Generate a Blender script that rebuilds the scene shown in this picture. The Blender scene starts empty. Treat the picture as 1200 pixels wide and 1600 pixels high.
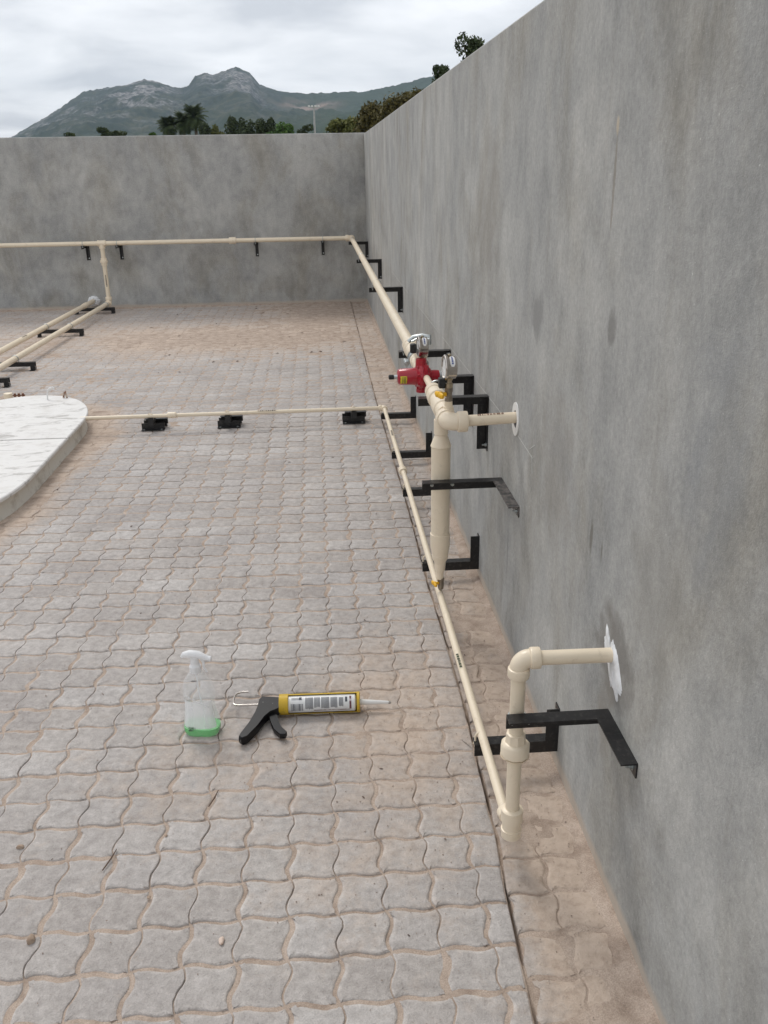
import bpy, math, random
import numpy as np
from mathutils import Vector, Matrix
R = math.radians
random.seed(7); rng = np.random.RandomState(7)
scene = bpy.context.scene
COL = scene.collection

# ------------------------------------------------------------------ camera
cam_d = bpy.data.cameras.new('camera'); cam = bpy.data.objects.new('camera', cam_d); COL.objects.link(cam)
scene.camera = cam
cam_d.sensor_fit = 'VERTICAL'; cam_d.sensor_height = 36.0; cam_d.lens = 1359.76/1600*36
cam_d.clip_start = 0.05; cam_d.clip_end = 20000
_r = ((0.99711591, -0.07431193, -0.01541453), (0.04153281, 0.36430295, 0.9303539), (0.06352083, 0.92831088, -0.36633865))
m = Matrix(((_r[0][0], _r[1][0], -_r[2][0], -0.6197), (_r[0][1], _r[1][1], -_r[2][1], 0.0),
            (_r[0][2], _r[1][2], -_r[2][2], 1.6), (0, 0, 0, 1)))
cam.matrix_world = m
scene.render.resolution_x = 768; scene.render.resolution_y = 1024
scene.view_settings.view_transform = 'Standard'; scene.view_settings.look = 'None'
scene.view_settings.exposure = 0.55; scene.view_settings.gamma = 1.0

# ------------------------------------------------------------------ sun and overcast sky
SUN_EL, SUN_AZ = 52.0, -25.0          # azimuth from +y towards +x
sd = bpy.data.lights.new('sun', 'SUN'); sun = bpy.data.objects.new('sun', sd); COL.objects.link(sun)
sd.energy = 1.0; sd.angle = R(18); sd.color = (1.0, 0.96, 0.9)
dv = Vector((math.sin(R(SUN_AZ))*math.cos(R(SUN_EL)), math.cos(R(SUN_AZ))*math.cos(R(SUN_EL)), math.sin(R(SUN_EL))))
sun.rotation_euler = dv.to_track_quat('Z', 'Y').to_euler(); sun.location = (0, 0, 900)

world = bpy.data.worlds.new('World'); scene.world = world; world.use_nodes = True
nt = world.node_tree; nt.nodes.clear()
def N(t, ty, **kw):
    n = t.nodes.new(ty)
    for k, v in kw.items():
        if hasattr(n, k): setattr(n, k, v)
        else: n.inputs[k].default_value = v
    return n
out = N(nt, 'ShaderNodeOutputWorld'); bg = N(nt, 'ShaderNodeBackground'); bg.inputs['Strength'].default_value = 0.1
sky = N(nt, 'ShaderNodeTexSky'); sky.sky_type = 'NISHITA'; sky.sun_disc = False
sky.sun_elevation = R(SUN_EL); sky.sun_rotation = R(SUN_AZ); sky.air_density = 1.2; sky.dust_density = 2.0
tc = N(nt, 'ShaderNodeTexCoord'); sx = N(nt, 'ShaderNodeSeparateXYZ'); nt.links.new(tc.outputs['Generated'], sx.inputs[0])
# project the view direction on a cloud layer
zz = N(nt, 'ShaderNodeMath', operation='MAXIMUM'); zz.inputs[1].default_value = 0.0; nt.links.new(sx.outputs['Z'], zz.inputs[0])
za = N(nt, 'ShaderNodeMath', operation='ADD'); za.inputs[1].default_value = 0.16; nt.links.new(zz.outputs[0], za.inputs[0])
dx = N(nt, 'ShaderNodeMath', operation='DIVIDE'); nt.links.new(sx.outputs['X'], dx.inputs[0]); nt.links.new(za.outputs[0], dx.inputs[1])
dy = N(nt, 'ShaderNodeMath', operation='DIVIDE'); nt.links.new(sx.outputs['Y'], dy.inputs[0]); nt.links.new(za.outputs[0], dy.inputs[1])
cb = N(nt, 'ShaderNodeCombineXYZ'); nt.links.new(dx.outputs[0], cb.inputs[0]); nt.links.new(dy.outputs[0], cb.inputs[1])
n1 = N(nt, 'ShaderNodeTexNoise'); n1.inputs['Scale'].default_value = 1.8; n1.inputs['Detail'].default_value = 7; n1.inputs['Roughness'].default_value = 0.5
n1.inputs['Distortion'].default_value = 0.3
nt.links.new(cb.outputs[0], n1.inputs['Vector'])
cr = N(nt, 'ShaderNodeValToRGB'); nt.links.new(n1.outputs['Fac'], cr.inputs[0])
cr.color_ramp.elements[0].position = 0.34; cr.color_ramp.elements[0].color = (0.50, 0.515, 0.55, 1)
cr.color_ramp.elements[1].position = 0.65; cr.color_ramp.elements[1].color = (0.80, 0.805, 0.825, 1)
e = cr.color_ramp.elements.new(0.49); e.color = (0.665, 0.675, 0.70, 1)
ml = N(nt, 'ShaderNodeMix'); ml.data_type = 'RGBA'; ml.blend_type = 'MULTIPLY'; ml.inputs[0].default_value = 1.0
nt.links.new(cr.outputs[0], ml.inputs[6]); ml.inputs[7].default_value = (10.0, 10.0, 10.0, 1)
mx = N(nt, 'ShaderNodeMix'); mx.data_type = 'RGBA'; mx.inputs[0].default_value = 0.93
nt.links.new(sky.outputs[0], mx.inputs[6]); nt.links.new(ml.outputs[2], mx.inputs[7])
nt.links.new(mx.outputs[2], bg.inputs['Color']); nt.links.new(bg.outputs[0], out.inputs['Surface'])

# ------------------------------------------------------------------ helpers
def tag(o, label=None, cat=None, group=None, kind=None):
    if label: o['label'] = label
    if cat: o['category'] = cat
    if group: o['group'] = group
    if kind: o['kind'] = kind
    return o
def thing(name, label, cat, loc=(0, 0, 0), group=None):
    o = bpy.data.objects.new(name, None); COL.objects.link(o); o.location = loc; o.empty_display_size = 0.1
    return tag(o, label, cat, group)
def mat(name, col, rough=0.5, metal=0.0, noise=None, bump=None, spec=0.5, alpha=1.0, trans=0.0, ior=1.45, stretch=(1, 1, 1), coat=0.0):
    """noise = (scale, other colour, low, high); bump = (scale, strength, distance)"""
    m = bpy.data.materials.new(name); m.use_nodes = True; t = m.node_tree; b = t.nodes['Principled BSDF']
    b.inputs['Base Color'].default_value = (*col, 1); b.inputs['Roughness'].default_value = rough; b.inputs['Metallic'].default_value = metal
    b.inputs['Specular IOR Level'].default_value = spec; b.inputs['Alpha'].default_value = alpha
    b.inputs['Transmission Weight'].default_value = trans; b.inputs['IOR'].default_value = ior; b.inputs['Coat Weight'].default_value = coat
    tcn = N(t, 'ShaderNodeTexCoord'); mp = N(t, 'ShaderNodeMapping'); mp.inputs['Scale'].default_value = stretch
    t.links.new(tcn.outputs['Object'], mp.inputs[0])
    if noise:
        nn = N(t, 'ShaderNodeTexNoise'); nn.inputs['Scale'].default_value = noise[0]; nn.inputs['Detail'].default_value = 6
        nn.inputs['Roughness'].default_value = 0.65
        t.links.new(mp.outputs[0], nn.inputs['Vector'])
        r = N(t, 'ShaderNodeValToRGB'); r.color_ramp.elements[0].position = noise[2]; r.color_ramp.elements[1].position = noise[3]
        r.color_ramp.elements[0].color = (*col, 1); r.color_ramp.elements[1].color = (*noise[1], 1)
        t.links.new(nn.outputs['Fac'], r.inputs[0]); t.links.new(r.outputs[0], b.inputs['Base Color'])
    if bump:
        nb = N(t, 'ShaderNodeTexNoise'); nb.inputs['Scale'].default_value = bump[0]; nb.inputs['Detail'].default_value = 5
        t.links.new(mp.outputs[0], nb.inputs['Vector'])
        bn = N(t, 'ShaderNodeBump'); bn.inputs['Strength'].default_value = bump[1]; bn.inputs['Distance'].default_value = bump[2]
        t.links.new(nb.outputs['Fac'], bn.inputs['Height']); t.links.new(bn.outputs[0], b.inputs['Normal'])
    return m
def basis(d):
    d = Vector(d).normalized(); u = d.orthogonal().normalized()
    for ax in (Vector((0, 0, 1)), Vector((1, 0, 0))):
        if abs(d.dot(ax)) < 0.9: u = (ax - d*d.dot(ax)).normalized(); break
    return d, u, d.cross(u)
class MB:
    def __init__(s): s.v = []; s.f = []
    def lathe(s, o, d, prof, seg=24, caps=True, sx=1.0, sy=1.0, rot=0.0):
        """prof = [(distance along d, radius)]"""
        o = Vector(o); d, u, w = basis(d); b = len(s.v)
        for (t, r) in prof:
            for k in range(seg):
                a = 2*math.pi*k/seg + rot
                s.v.append(tuple(o + d*t + u*(r*sx*math.cos(a)) + w*(r*sy*math.sin(a))))
        n = len(prof)
        for i in range(n-1):
            for k in range(seg):
                k2 = (k+1) % seg
                s.f.append((b+i*seg+k, b+i*seg+k2, b+(i+1)*seg+k2, b+(i+1)*seg+k))
        if caps:
            s.f.append(tuple(b+k for k in reversed(range(seg)))); s.f.append(tuple(b+(n-1)*seg+k for k in range(seg)))
        return s
    def cyl(s, a, b, r, seg=24, ch=0.0):
        a = Vector(a); b = Vector(b); L = (b-a).length
        pr = [(0, r), (L, r)] if ch == 0 else [(0, r-ch), (ch, r), (L-ch, r), (L, r-ch)]
        return s.lathe(a, b-a, pr, seg)
    def sweep(s, pts, r, seg=10, closed=False, flat=None):
        pts = [Vector(p) for p in pts]; n = len(pts); b = len(s.v)
        u = None
        for i, p in enumerate(pts):
            if closed: t = (pts[(i+1) % n]-pts[i-1]).normalized()
            else: t = (pts[min(i+1, n-1)]-pts[max(i-1, 0)]).normalized()
            if u is None: _, u, _w = basis(t)
            u = (u - t*u.dot(t)).normalized(); w = t.cross(u)
            rr = r[i] if isinstance(r, (list, tuple)) else r
            f = flat or 1.0
            for k in range(seg):
                a = 2*math.pi*k/seg
                s.v.append(tuple(p + u*(rr*math.cos(a)) + w*(rr*f*math.sin(a))))
        for i in range(n if closed else n-1):
            j = (i+1) % n
            for k in range(seg):
                k2 = (k+1) % seg
                s.f.append((b+i*seg+k, b+i*seg+k2, b+j*seg+k2, b+j*seg+k))
        if not closed:
            s.f.append(tuple(b+k for k in reversed(range(seg)))); s.f.append(tuple(b+(n-1)*seg+k for k in range(seg)))
        return s
    def box(s, lo, hi, M=None):
        b = len(s.v)
        for z in (lo[2], hi[2]):
            for (x, y) in ((lo[0], lo[1]), (hi[0], lo[1]), (hi[0], hi[1]), (lo[0], hi[1])):
                p = Vector((x, y, z)); s.v.append(tuple(M @ p if M else p))
        for q in ((3, 2, 1, 0), (4, 5, 6, 7), (0, 1, 5, 4), (1, 2, 6, 5), (2, 3, 7, 6), (3, 0, 4, 7)): s.f.append(tuple(b+i for i in q))
        return s
    def prism(s, poly, z0, z1, M=None):
        b = len(s.v); n = len(poly)
        for z in (z0, z1):
            for (x, y) in poly:
                p = Vector((x, y, z)); s.v.append(tuple(M @ p if M else p))
        s.f.append(tuple(b+i for i in reversed(range(n)))); s.f.append(tuple(b+n+i for i in range(n)))
        for i in range(n): j = (i+1) % n; s.f.append((b+i, b+j, b+n+j, b+n+i))
        return s
    def map(s, fn): s.v = [tuple(fn(*p)) for p in s.v]; return s
    def build(s, name, m, parent=None, origin=None, smooth=True, bevel=0.0, fix=True):
        o0 = Vector(origin) if origin is not None else Vector((0, 0, 0))
        if parent is not None:
            q = parent; o0 = Vector((0, 0, 0))
            while q is not None: o0 = o0 + q.location; q = q.parent
        me = bpy.data.meshes.new(name); me.from_pydata([tuple(Vector(v)-o0) for v in s.v], [], s.f)
        if fix:
            import bmesh
            bm = bmesh.new(); bm.from_mesh(me); bmesh.ops.recalc_face_normals(bm, faces=bm.faces)
            if bevel: bmesh.ops.bevel(bm, geom=list(bm.edges), offset=bevel, segments=1, affect='EDGES')
            bm.to_mesh(me); bm.free()
        me.materials.append(m)
        if smooth:
            me.shade_smooth(); me.set_sharp_from_angle(angle=R(38))
        o = bpy.data.objects.new(name, me); COL.objects.link(o)
        if parent is not None: o.parent = parent
        elif origin is not None: o.location = o0
        return o
def _hash(ix, iy, s):
    h = (ix.astype(np.int64)*374761393 + iy.astype(np.int64)*668265263 + s*974711) & 0x7fffffff
    h = ((h ^ (h >> 13))*1274126177) & 0x7fffffff
    h = (h ^ (h >> 16)) & 0xffffff
    return h/float(0xffffff)
def vnoise(x, y, s=0):
    ix = np.floor(x); iy = np.floor(y); fx = x-ix; fy = y-iy; fx = fx*fx*(3-2*fx); fy = fy*fy*(3-2*fy)
    a = _hash(ix, iy, s); b = _hash(ix+1, iy, s); c = _hash(ix, iy+1, s); d = _hash(ix+1, iy+1, s)
    return (a*(1-fx)+b*fx)*(1-fy) + (c*(1-fx)+d*fx)*fy
def fbm(x, y, s=0, o=5, g=0.5):
    r = 0; a = 1.0; t = 0
    for k in range(o): r = r + a*vnoise(x*2**k+17*k, y*2**k-9*k, s+k); t += a; a *= g
    return r/t
def sstep(a, b, x):
    t = np.clip((x-a)/(b-a), 0, 1); return t*t*(3-2*t)
def np_mesh(name, v, faces, m, attrs=None, smooth=False):
    me = bpy.data.meshes.new(name)
    v = np.asarray(v, dtype=np.float32); me.vertices.add(len(v)); me.vertices.foreach_set('co', v.ravel())
    tot = sum(a.size for a in faces); cnt = sum(len(a) for a in faces)
    me.loops.add(tot); me.loops.foreach_set('vertex_index', np.concatenate([a.ravel() for a in faces]).astype(np.int32))
    me.polygons.add(cnt)
    sizes = np.concatenate([np.full(len(a), a.shape[1]) for a in faces])
    me.polygons.foreach_set('loop_start', np.concatenate([[0], np.cumsum(sizes)[:-1]]).astype(np.int32))
    me.update(calc_edges=True); me.validate()
    for k, a in (attrs or {}).items():
        at = me.attributes.new(k, 'FLOAT', 'POINT'); at.data.foreach_set('value', np.asarray(a, dtype=np.float32))
    me.materials.append(m)
    if smooth: me.shade_smooth()
    o = bpy.data.objects.new(name, me); COL.objects.link(o); return o

# ------------------------------------------------------------------ materials
def ramp(t, src, stops):
    r = N(t, 'ShaderNodeValToRGB'); el = r.color_ramp.elements
    el[0].position, el[0].color = stops[0][0], (*stops[0][1], 1); el[1].position, el[1].color = stops[-1][0], (*stops[-1][1], 1)
    for p, c in stops[1:-1]: q = el.new(p); q.color = (*c, 1)
    t.links.new(src, r.inputs[0]); return r.outputs[0]
def noise_n(t, vec, scale, detail=5, rough=0.55, dist=0.0):
    n = N(t, 'ShaderNodeTexNoise'); n.inputs['Scale'].default_value = scale; n.inputs['Detail'].default_value = detail
    n.inputs['Roughness'].default_value = rough; n.inputs['Distortion'].default_value = dist; t.links.new(vec, n.inputs['Vector']); return n.outputs['Fac']
def mapn(t, vec, sc, loc=(0, 0, 0)):
    n = N(t, 'ShaderNodeMapping'); n.inputs['Scale'].default_value = sc; n.inputs['Location'].default_value = loc; t.links.new(vec, n.inputs[0]); return n.outputs[0]
def mixc(t, fac, a, b, mode='MIX'):
    n = N(t, 'ShaderNodeMix'); n.data_type = 'RGBA'; n.blend_type = mode
    for sock, v in ((0, fac), (6, a), (7, b)):
        if hasattr(v, 'links') or hasattr(v, 'is_linked'): t.links.new(v, n.inputs[sock])
        elif isinstance(v, (tuple, list)): n.inputs[sock].default_value = (*v, 1)
        else: n.inputs[sock].default_value = v
    return n.outputs[2]
def mth(t, op, a, b=None, clamp=False):
    n = N(t, 'ShaderNodeMath', operation=op); n.use_clamp = clamp
    for i, v in enumerate((a, b)):
        if v is None: continue
        if hasattr(v, 'is_linked'): t.links.new(v, n.inputs[i])
        else: n.inputs[i].default_value = v
    return n.outputs[0]
def bumpn(t, h, strength, dist, prev=None):
    n = N(t, 'ShaderNodeBump'); n.inputs['Strength'].default_value = strength; n.inputs['Distance'].default_value = dist
    t.links.new(h, n.inputs['Height'])
    if prev is not None: t.links.new(prev, n.inputs['Normal'])
    return n.outputs[0]

def plaster(name, swap=False):
    """trowelled cement plaster; the wall face's own coordinates (u along, z up)"""
    m = bpy.data.materials.new(name); m.use_nodes = True; t = m.node_tree; b = t.nodes['Principled BSDF']
    tcn = N(t, 'ShaderNodeTexCoord'); v = tcn.outputs['Object']
    streak = noise_n(t, mapn(t, v, (1.5, 1.5, 1.1)), 1.0, 6, 0.6, 0.5)
    blot = noise_n(t, mapn(t, v, (1, 1, 1), (3, 7, 1)), 0.75, 5, 0.55, 0.6)
    fine = noise_n(t, mapn(t, v, (1, 1, 0.7)), 9, 5, 0.65, 0.3)
    run = noise_n(t, mapn(t, v, (5, 5, 0.6), (2, 9, 4)), 1.0, 4, 0.55, 0.3)
    brown = noise_n(t, mapn(t, v, (2.0, 2.0, 1.1), (11, 3, 5)), 1.0, 6, 0.65, 0.6)
    stain = noise_n(t, mapn(t, v, (2.6, 2.6, 2.0), (1, 23, 9)), 1.0, 3, 0.5, 0.2)
    speck = noise_n(t, v, 150, 2, 0.5)
    c = ramp(t, streak, [(0.32, (0.275, 0.278, 0.272)), (0.5, (0.375, 0.371, 0.355)), (0.68, (0.49, 0.478, 0.448))])
    c = mixc(t, mth(t, 'MULTIPLY', ramp(t, blot, [(0.38, (0, 0, 0)), (0.62, (1, 1, 1))]), 0.6), c, (0.315, 0.318, 0.312))
    c = mixc(t, mth(t, 'MULTIPLY', ramp(t, run, [(0.5, (0, 0, 0)), (0.75, (1, 1, 1))]), 0.2), c, (0.49, 0.48, 0.46))
    c = mixc(t, mth(t, 'MULTIPLY', ramp(t, brown, [(0.46, (0, 0, 0)), (0.66, (1, 1, 1))]), 0.70), c, (0.235, 0.212, 0.165))
    c = mixc(t, mth(t, 'MULTIPLY', ramp(t, stain, [(0.62, (0, 0, 0)), (0.76, (1, 1, 1))]), 0.5), c, (0.19, 0.195, 0.195))
    c = mixc(t, 0.30, c, ramp(t, fine, [(0.32, (0.22, 0.22, 0.215)), (0.68, (0.54, 0.525, 0.50))]))
    c = mixc(t, mth(t, 'MULTIPLY', ramp(t, speck, [(0.70, (0, 0, 0)), (0.76, (1, 1, 1))]), 0.5), c, (0.75, 0.75, 0.72))
    cl = noise_n(t, mapn(t, v, (1, 1, 0.8), (31, 5, 2)), 3.6, 5, 0.6, 0.5); c = mixc(t, 0.36, c, ramp(t, cl, [(0.34, (0.36, 0.36, 0.355)), (0.5, (0.51, 0.505, 0.495)), (0.68, (0.64, 0.63, 0.605))]), 'OVERLAY')
    pit = noise_n(t, mapn(t, v, (1, 1, 1), (4, 4, 8)), 75, 4, 0.75); c = mixc(t, 0.35, c, ramp(t, pit, [(0.3, (0.28, 0.28, 0.28)), (0.7, (0.74, 0.74, 0.73))]), 'OVERLAY')
    vs = noise_n(t, mapn(t, v, (9, 9, 1.2), (5, 1, 2)), 1.0, 4, 0.6, 0.4); c = mixc(t, mth(t, 'MULTIPLY', ramp(t, vs, [(0.60, (0, 0, 0)), (0.74, (1, 1, 1))]), 0.25), c, (0.22, 0.20, 0.16))
    zp = N(t, 'ShaderNodeSeparateXYZ'); t.links.new(N(t, 'ShaderNodeNewGeometry').outputs['Position'], zp.inputs[0])
    lowf = ramp(t, mth(t, 'ADD', zp.outputs['Z'], mth(t, 'MULTIPLY', blot, 1.6)), [(0.9, (1, 1, 1)), (1.0, (0.4, 0.4, 0.4))]); lowf.node.color_ramp.elements[0].position = 0.55
    c = mixc(t, lowf, c, mixc(t, 1.0, c, (0.95, 0.985, 1.02), 'MULTIPLY'))
    # single stains with a place of their own on the long wall: (y, z, half length, half height, strength, colour)
    pp = N(t, 'ShaderNodeSeparateXYZ'); t.links.new(N(t, 'ShaderNodeNewGeometry').outputs['Position'], pp.inputs[0])
    wob = noise_n(t, mapn(t, v, (1, 1, 1), (7, 7, 7)), 11, 4, 0.6)
    for (yy, zz, ry, rz, st, cc_) in ((1.645, 0.575, 0.135, 0.125, 0.85, (0.20, 0.19, 0.175)), (1.66, 0.42, 0.06, 0.12, 0.5, (0.26, 0.24, 0.21)), (2.485, 1.205, 0.075, 0.085, 0.6, (0.20, 0.20, 0.195)), (1.83, 1.282, 0.035, 0.045, 0.65, (0.17, 0.165, 0.155)),
                                      (1.892, 1.57, 0.009, 0.11, 0.5, (0.20, 0.165, 0.12)), (1.895, 1.675, 0.010, 0.02, 0.6, (0.55, 0.46, 0.33)), (1.28, 1.15, 0.13, 0.26, 0.28, (0.20, 0.215, 0.235)), (1.45, 0.85, 0.16, 0.22, 0.4, (0.235, 0.225, 0.20)),
                                      (3.3, 1.5, 0.25, 0.30, 0.35, (0.26, 0.24, 0.21)), (2.2, 0.85, 0.2, 0.25, 0.35, (0.27, 0.25, 0.22)), (1.86, 0.78, 0.012, 0.045, 0.8, (0.16, 0.15, 0.13)), (1.78, 0.775, 0.008, 0.035, 0.7, (0.16, 0.15, 0.13)), (2.75, 0.33, 0.012, 0.13, 0.5, (0.2, 0.2, 0.19))):
        d1 = mth(t, 'POWER', mth(t, 'DIVIDE', mth(t, 'SUBTRACT', pp.outputs['Y'], yy), ry), 2); d1.node.inputs[0].default_value = 0
        d2 = mth(t, 'POWER', mth(t, 'DIVIDE', mth(t, 'SUBTRACT', pp.outputs['Z'], zz), rz), 2)
        d = mth(t, 'ADD', mth(t, 'ADD', d1, d2), mth(t, 'MULTIPLY', mth(t, 'SUBTRACT', wob, 0.5), 2.6))
        on = mth(t, 'MULTIPLY', ramp(t, d, [(0.25, (1, 1, 1)), (1.0, (0, 0, 0))]), mth(t, 'GREATER_THAN', pp.outputs['X'], -0.01))
        c = mixc(t, mth(t, 'MULTIPLY', on, st), c, cc_)
    # dusty foot of the wall where sand was splashed up
    sp = N(t, 'ShaderNodeSeparateXYZ'); t.links.new(N(t, 'ShaderNodeNewGeometry').outputs['Position'], sp.inputs[0])
    edge = noise_n(t, mapn(t, v, (6, 6, 6), (5, 5, 5)), 1.0, 5, 0.6)
    hgt = mth(t, 'SUBTRACT', sp.outputs['Z'], mth(t, 'MULTIPLY', edge, 0.05))
    c = mixc(t, mth(t, 'MULTIPLY', ramp(t, hgt, [(0.0, (1, 1, 1)), (0.022, (0, 0, 0))]), 0.7), c, (0.50, 0.42, 0.34))
    t.links.new(c, b.inputs['Base Color']); b.inputs['Roughness'].default_value = 0.88; b.inputs['Specular IOR Level'].default_value = 0.35
    gr = noise_n(t, v, 260, 3, 0.7); tro = noise_n(t, mapn(t, v, (1, 1, 0.3)), 7, 4, 0.5, 0.8)
    nb = bumpn(t, tro, 0.45, 0.012); nb = bumpn(t, fine, 0.35, 0.006, nb); nb = bumpn(t, gr, 0.6, 0.002, nb); t.links.new(nb, b.inputs['Normal'])
    return m
M_plaster = plaster('cement_plaster')

def paver_mat():
    m = bpy.data.materials.new('paver_concrete'); m.use_nodes = True; t = m.node_tree; b = t.nodes['Principled BSDF']
    tcn = N(t, 'ShaderNodeTexCoord'); v = tcn.outputs['Object']
    at = N(t, 'ShaderNodeAttribute'); at.attribute_name = 'tone'; du = N(t, 'ShaderNodeAttribute'); du.attribute_name = 'dust'
    rmv = N(t, 'ShaderNodeAttribute'); rmv.attribute_name = 'rim'
    c = ramp(t, at.outputs['Fac'], [(0.0, (0.375, 0.348, 0.327)), (0.35, (0.412, 0.388, 0.368)), (0.7, (0.440, 0.418, 0.400)), (1.0, (0.50, 0.488, 0.475))])
    rw = noise_n(t, v, 30, 3, 0.6); c = mixc(t, mth(t, 'MULTIPLY', rmv.outputs['Fac'], ramp(t, rw, [(0.35, (0.15, 0.15, 0.15)), (0.6, (0.75, 0.75, 0.75))])), c, (0.56, 0.53, 0.50))
    bl = noise_n(t, v, 2.2, 5, 0.6, 0.3); c = mixc(t, 0.5, c, ramp(t, bl, [(0.3, (0.36, 0.34, 0.34)), (0.7, (0.62, 0.61, 0.60))]), 'OVERLAY')
    g = noise_n(t, v, 260, 3, 0.7); c = mixc(t, 0.35, c, ramp(t, g, [(0.3, (0.3, 0.3, 0.3)), (0.7, (0.7, 0.7, 0.7))]), 'OVERLAY')
    g2 = noise_n(t, v, 38, 5, 0.65); c = mixc(t, 0.4, c, ramp(t, g2, [(0.32, (0.26, 0.25, 0.24)), (0.7, (0.70, 0.70, 0.70))]), 'OVERLAY')
    pt = noise_n(t, v, 85, 3, 0.7); c = mixc(t, mth(t, 'MULTIPLY', ramp(t, pt, [(0.62, (0, 0, 0)), (0.72, (1, 1, 1))]), 0.45), c, (0.22, 0.19, 0.165))
    # dry sand lying thinly on the stones
    dn = noise_n(t, v, 9, 6, 0.7, 0.4); dn2 = noise_n(t, v, 60, 4, 0.7)
    f = mth(t, 'ADD', du.outputs['Fac'], mth(t, 'MULTIPLY', mth(t, 'SUBTRACT', dn, 0.5), 1.1))
    f = mth(t, 'ADD', f, mth(t, 'MULTIPLY', mth(t, 'SUBTRACT', dn2, 0.5), 0.45))
    f = ramp(t, f, [(0.18, (0, 0, 0)), (0.85, (0.92, 0.92, 0.92))])
    c = mixc(t, f, c, ramp(t, g2, [(0.3, (0.40, 0.31, 0.245)), (0.5, (0.50, 0.40, 0.32)), (0.7, (0.56, 0.455, 0.37))]))
    sp = noise_n(t, v, 120, 2, 0.5); c = mixc(t, mth(t, 'MULTIPLY', ramp(t, sp, [(0.72, (0, 0, 0)), (0.77, (1, 1, 1))]), 0.5), c, (0.16, 0.12, 0.1))
    t.links.new(c, b.inputs['Base Color']); b.inputs['Roughness'].default_value = 0.9; b.inputs['Specular IOR Level'].default_value = 0.3
    nb = bumpn(t, g2, 0.8, 0.006); nb = bumpn(t, g, 0.8, 0.0025, nb); t.links.new(nb, b.inputs['Normal'])
    return m
def sand_mat():
    m = bpy.data.materials.new('dry_sand'); m.use_nodes = True; t = m.node_tree; b = t.nodes['Principled BSDF']
    v = N(t, 'ShaderNodeTexCoord').outputs['Object']
    n = noise_n(t, v, 14, 6, 0.7); g = noise_n(t, v, 320, 3, 0.7)
    c = ramp(t, n, [(0.33, (0.30, 0.232, 0.185)), (0.5, (0.415, 0.333, 0.272)), (0.72, (0.51, 0.42, 0.352))])
    c = mixc(t, 0.5, c, ramp(t, g, [(0.3, (0.25, 0.25, 0.25)), (0.7, (0.72, 0.72, 0.72))]), 'OVERLAY')
    t.links.new(c, b.inputs['Base Color']); b.inputs['Roughness'].default_value = 0.95; b.inputs['Specular IOR Level'].default_value = 0.2
    nb = bumpn(t, n, 0.6, 0.006); nb = bumpn(t, g, 0.6, 0.002, nb); t.links.new(nb, b.inputs['Normal'])
    return m
M_paver = paver_mat(); M_sand = sand_mat()
M_bed = mat('joint_sand', (0.21, 0.165, 0.13), 0.95, noise=(9, (0.36, 0.285, 0.225), 0.35, 0.65), bump=(200, 0.5, 0.003))
M_cream = mat('cream_pvc', (0.77, 0.67, 0.515), 0.36, noise=(7, (0.72, 0.615, 0.465), 0.45, 0.75), bump=(60, 0.08, 0.001))
for _m, _w in ((M_cream, 0.30),):
    t = _m.node_tree; b = t.nodes['Principled BSDF']; prev = b.inputs['Base Color'].links[0].from_socket
    dn_ = noise_n(t, N(t, 'ShaderNodeTexCoord').outputs['Object'], 23, 6, 0.75, 0.4)
    t.links.new(mixc(t, mth(t, 'MULTIPLY', ramp(t, dn_, [(0.56, (0, 0, 0)), (0.70, (1, 1, 1))]), _w), prev, (0.36, 0.28, 0.20)), b.inputs['Base Color'])
M_cream2 = mat('cream_pvc_fitting', (0.79, 0.685, 0.53), 0.32, noise=(12, (0.73, 0.625, 0.475), 0.5, 0.8), bump=(80, 0.06, 0.001))
M_print = mat('pipe_print', (0.06, 0.05, 0.04), 0.6, noise=(90, (0.25, 0.2, 0.14), 0.45, 0.6))
M_black = mat('black_paint', (0.012, 0.012, 0.013), 0.33, noise=(70, (0.055, 0.052, 0.05), 0.52, 0.74), bump=(150, 0.15, 0.001))
M_scuff = mat('scuffed_black_paint', (0.02, 0.02, 0.02), 0.45, noise=(45, (0.17, 0.15, 0.14), 0.42, 0.7), bump=(150, 0.2, 0.001))
M_galv = mat('galvanised_steel', (0.5, 0.53, 0.53), 0.35, 0.9, noise=(40, (0.36, 0.39, 0.39), 0.4, 0.7))
M_brass = mat('dull_grey_brass', (0.30, 0.26, 0.21), 0.4, 0.85, noise=(80, (0.2, 0.17, 0.14), 0.4, 0.7))
M_steel = mat('stainless_steel', (0.55, 0.51, 0.47), 0.24, 1.0, noise=(30, (0.46, 0.42, 0.38), 0.4, 0.7))
M_bronze = mat('gauge_stem_brass', (0.42, 0.35, 0.25), 0.35, 0.9)
M_red = mat('red_enamel', (0.37, 0.008, 0.022), 0.28, noise=(14, (0.29, 0.007, 0.018), 0.45, 0.8), coat=0.3, bump=(70, 0.08, 0.001))
M_yel = mat('yellow_plastic', (0.82, 0.46, 0.02), 0.4, noise=(60, (0.7, 0.36, 0.02), 0.45, 0.75))
M_lab = mat('yellow_sticker', (0.72, 0.6, 0.05), 0.5, noise=(60, (0.55, 0.42, 0.02), 0.45, 0.6))
M_white = mat('white_plastic', (0.78, 0.78, 0.76), 0.4, noise=(20, (0.68, 0.67, 0.64), 0.5, 0.75))
M_glass = mat('gauge_glass', (0.8, 0.82, 0.84), 0.06, spec=0.8)
M_blk = mat('black_plastic', (0.015, 0.015, 0.016), 0.45, bump=(90, 0.1, 0.001), noise=(60, (0.06, 0.06, 0.06), 0.6, 0.72))
M_gunyel = mat('worn_yellow_paint', (0.56, 0.37, 0.025), 0.45, noise=(70, (0.2, 0.15, 0.06), 0.56, 0.68))
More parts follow.
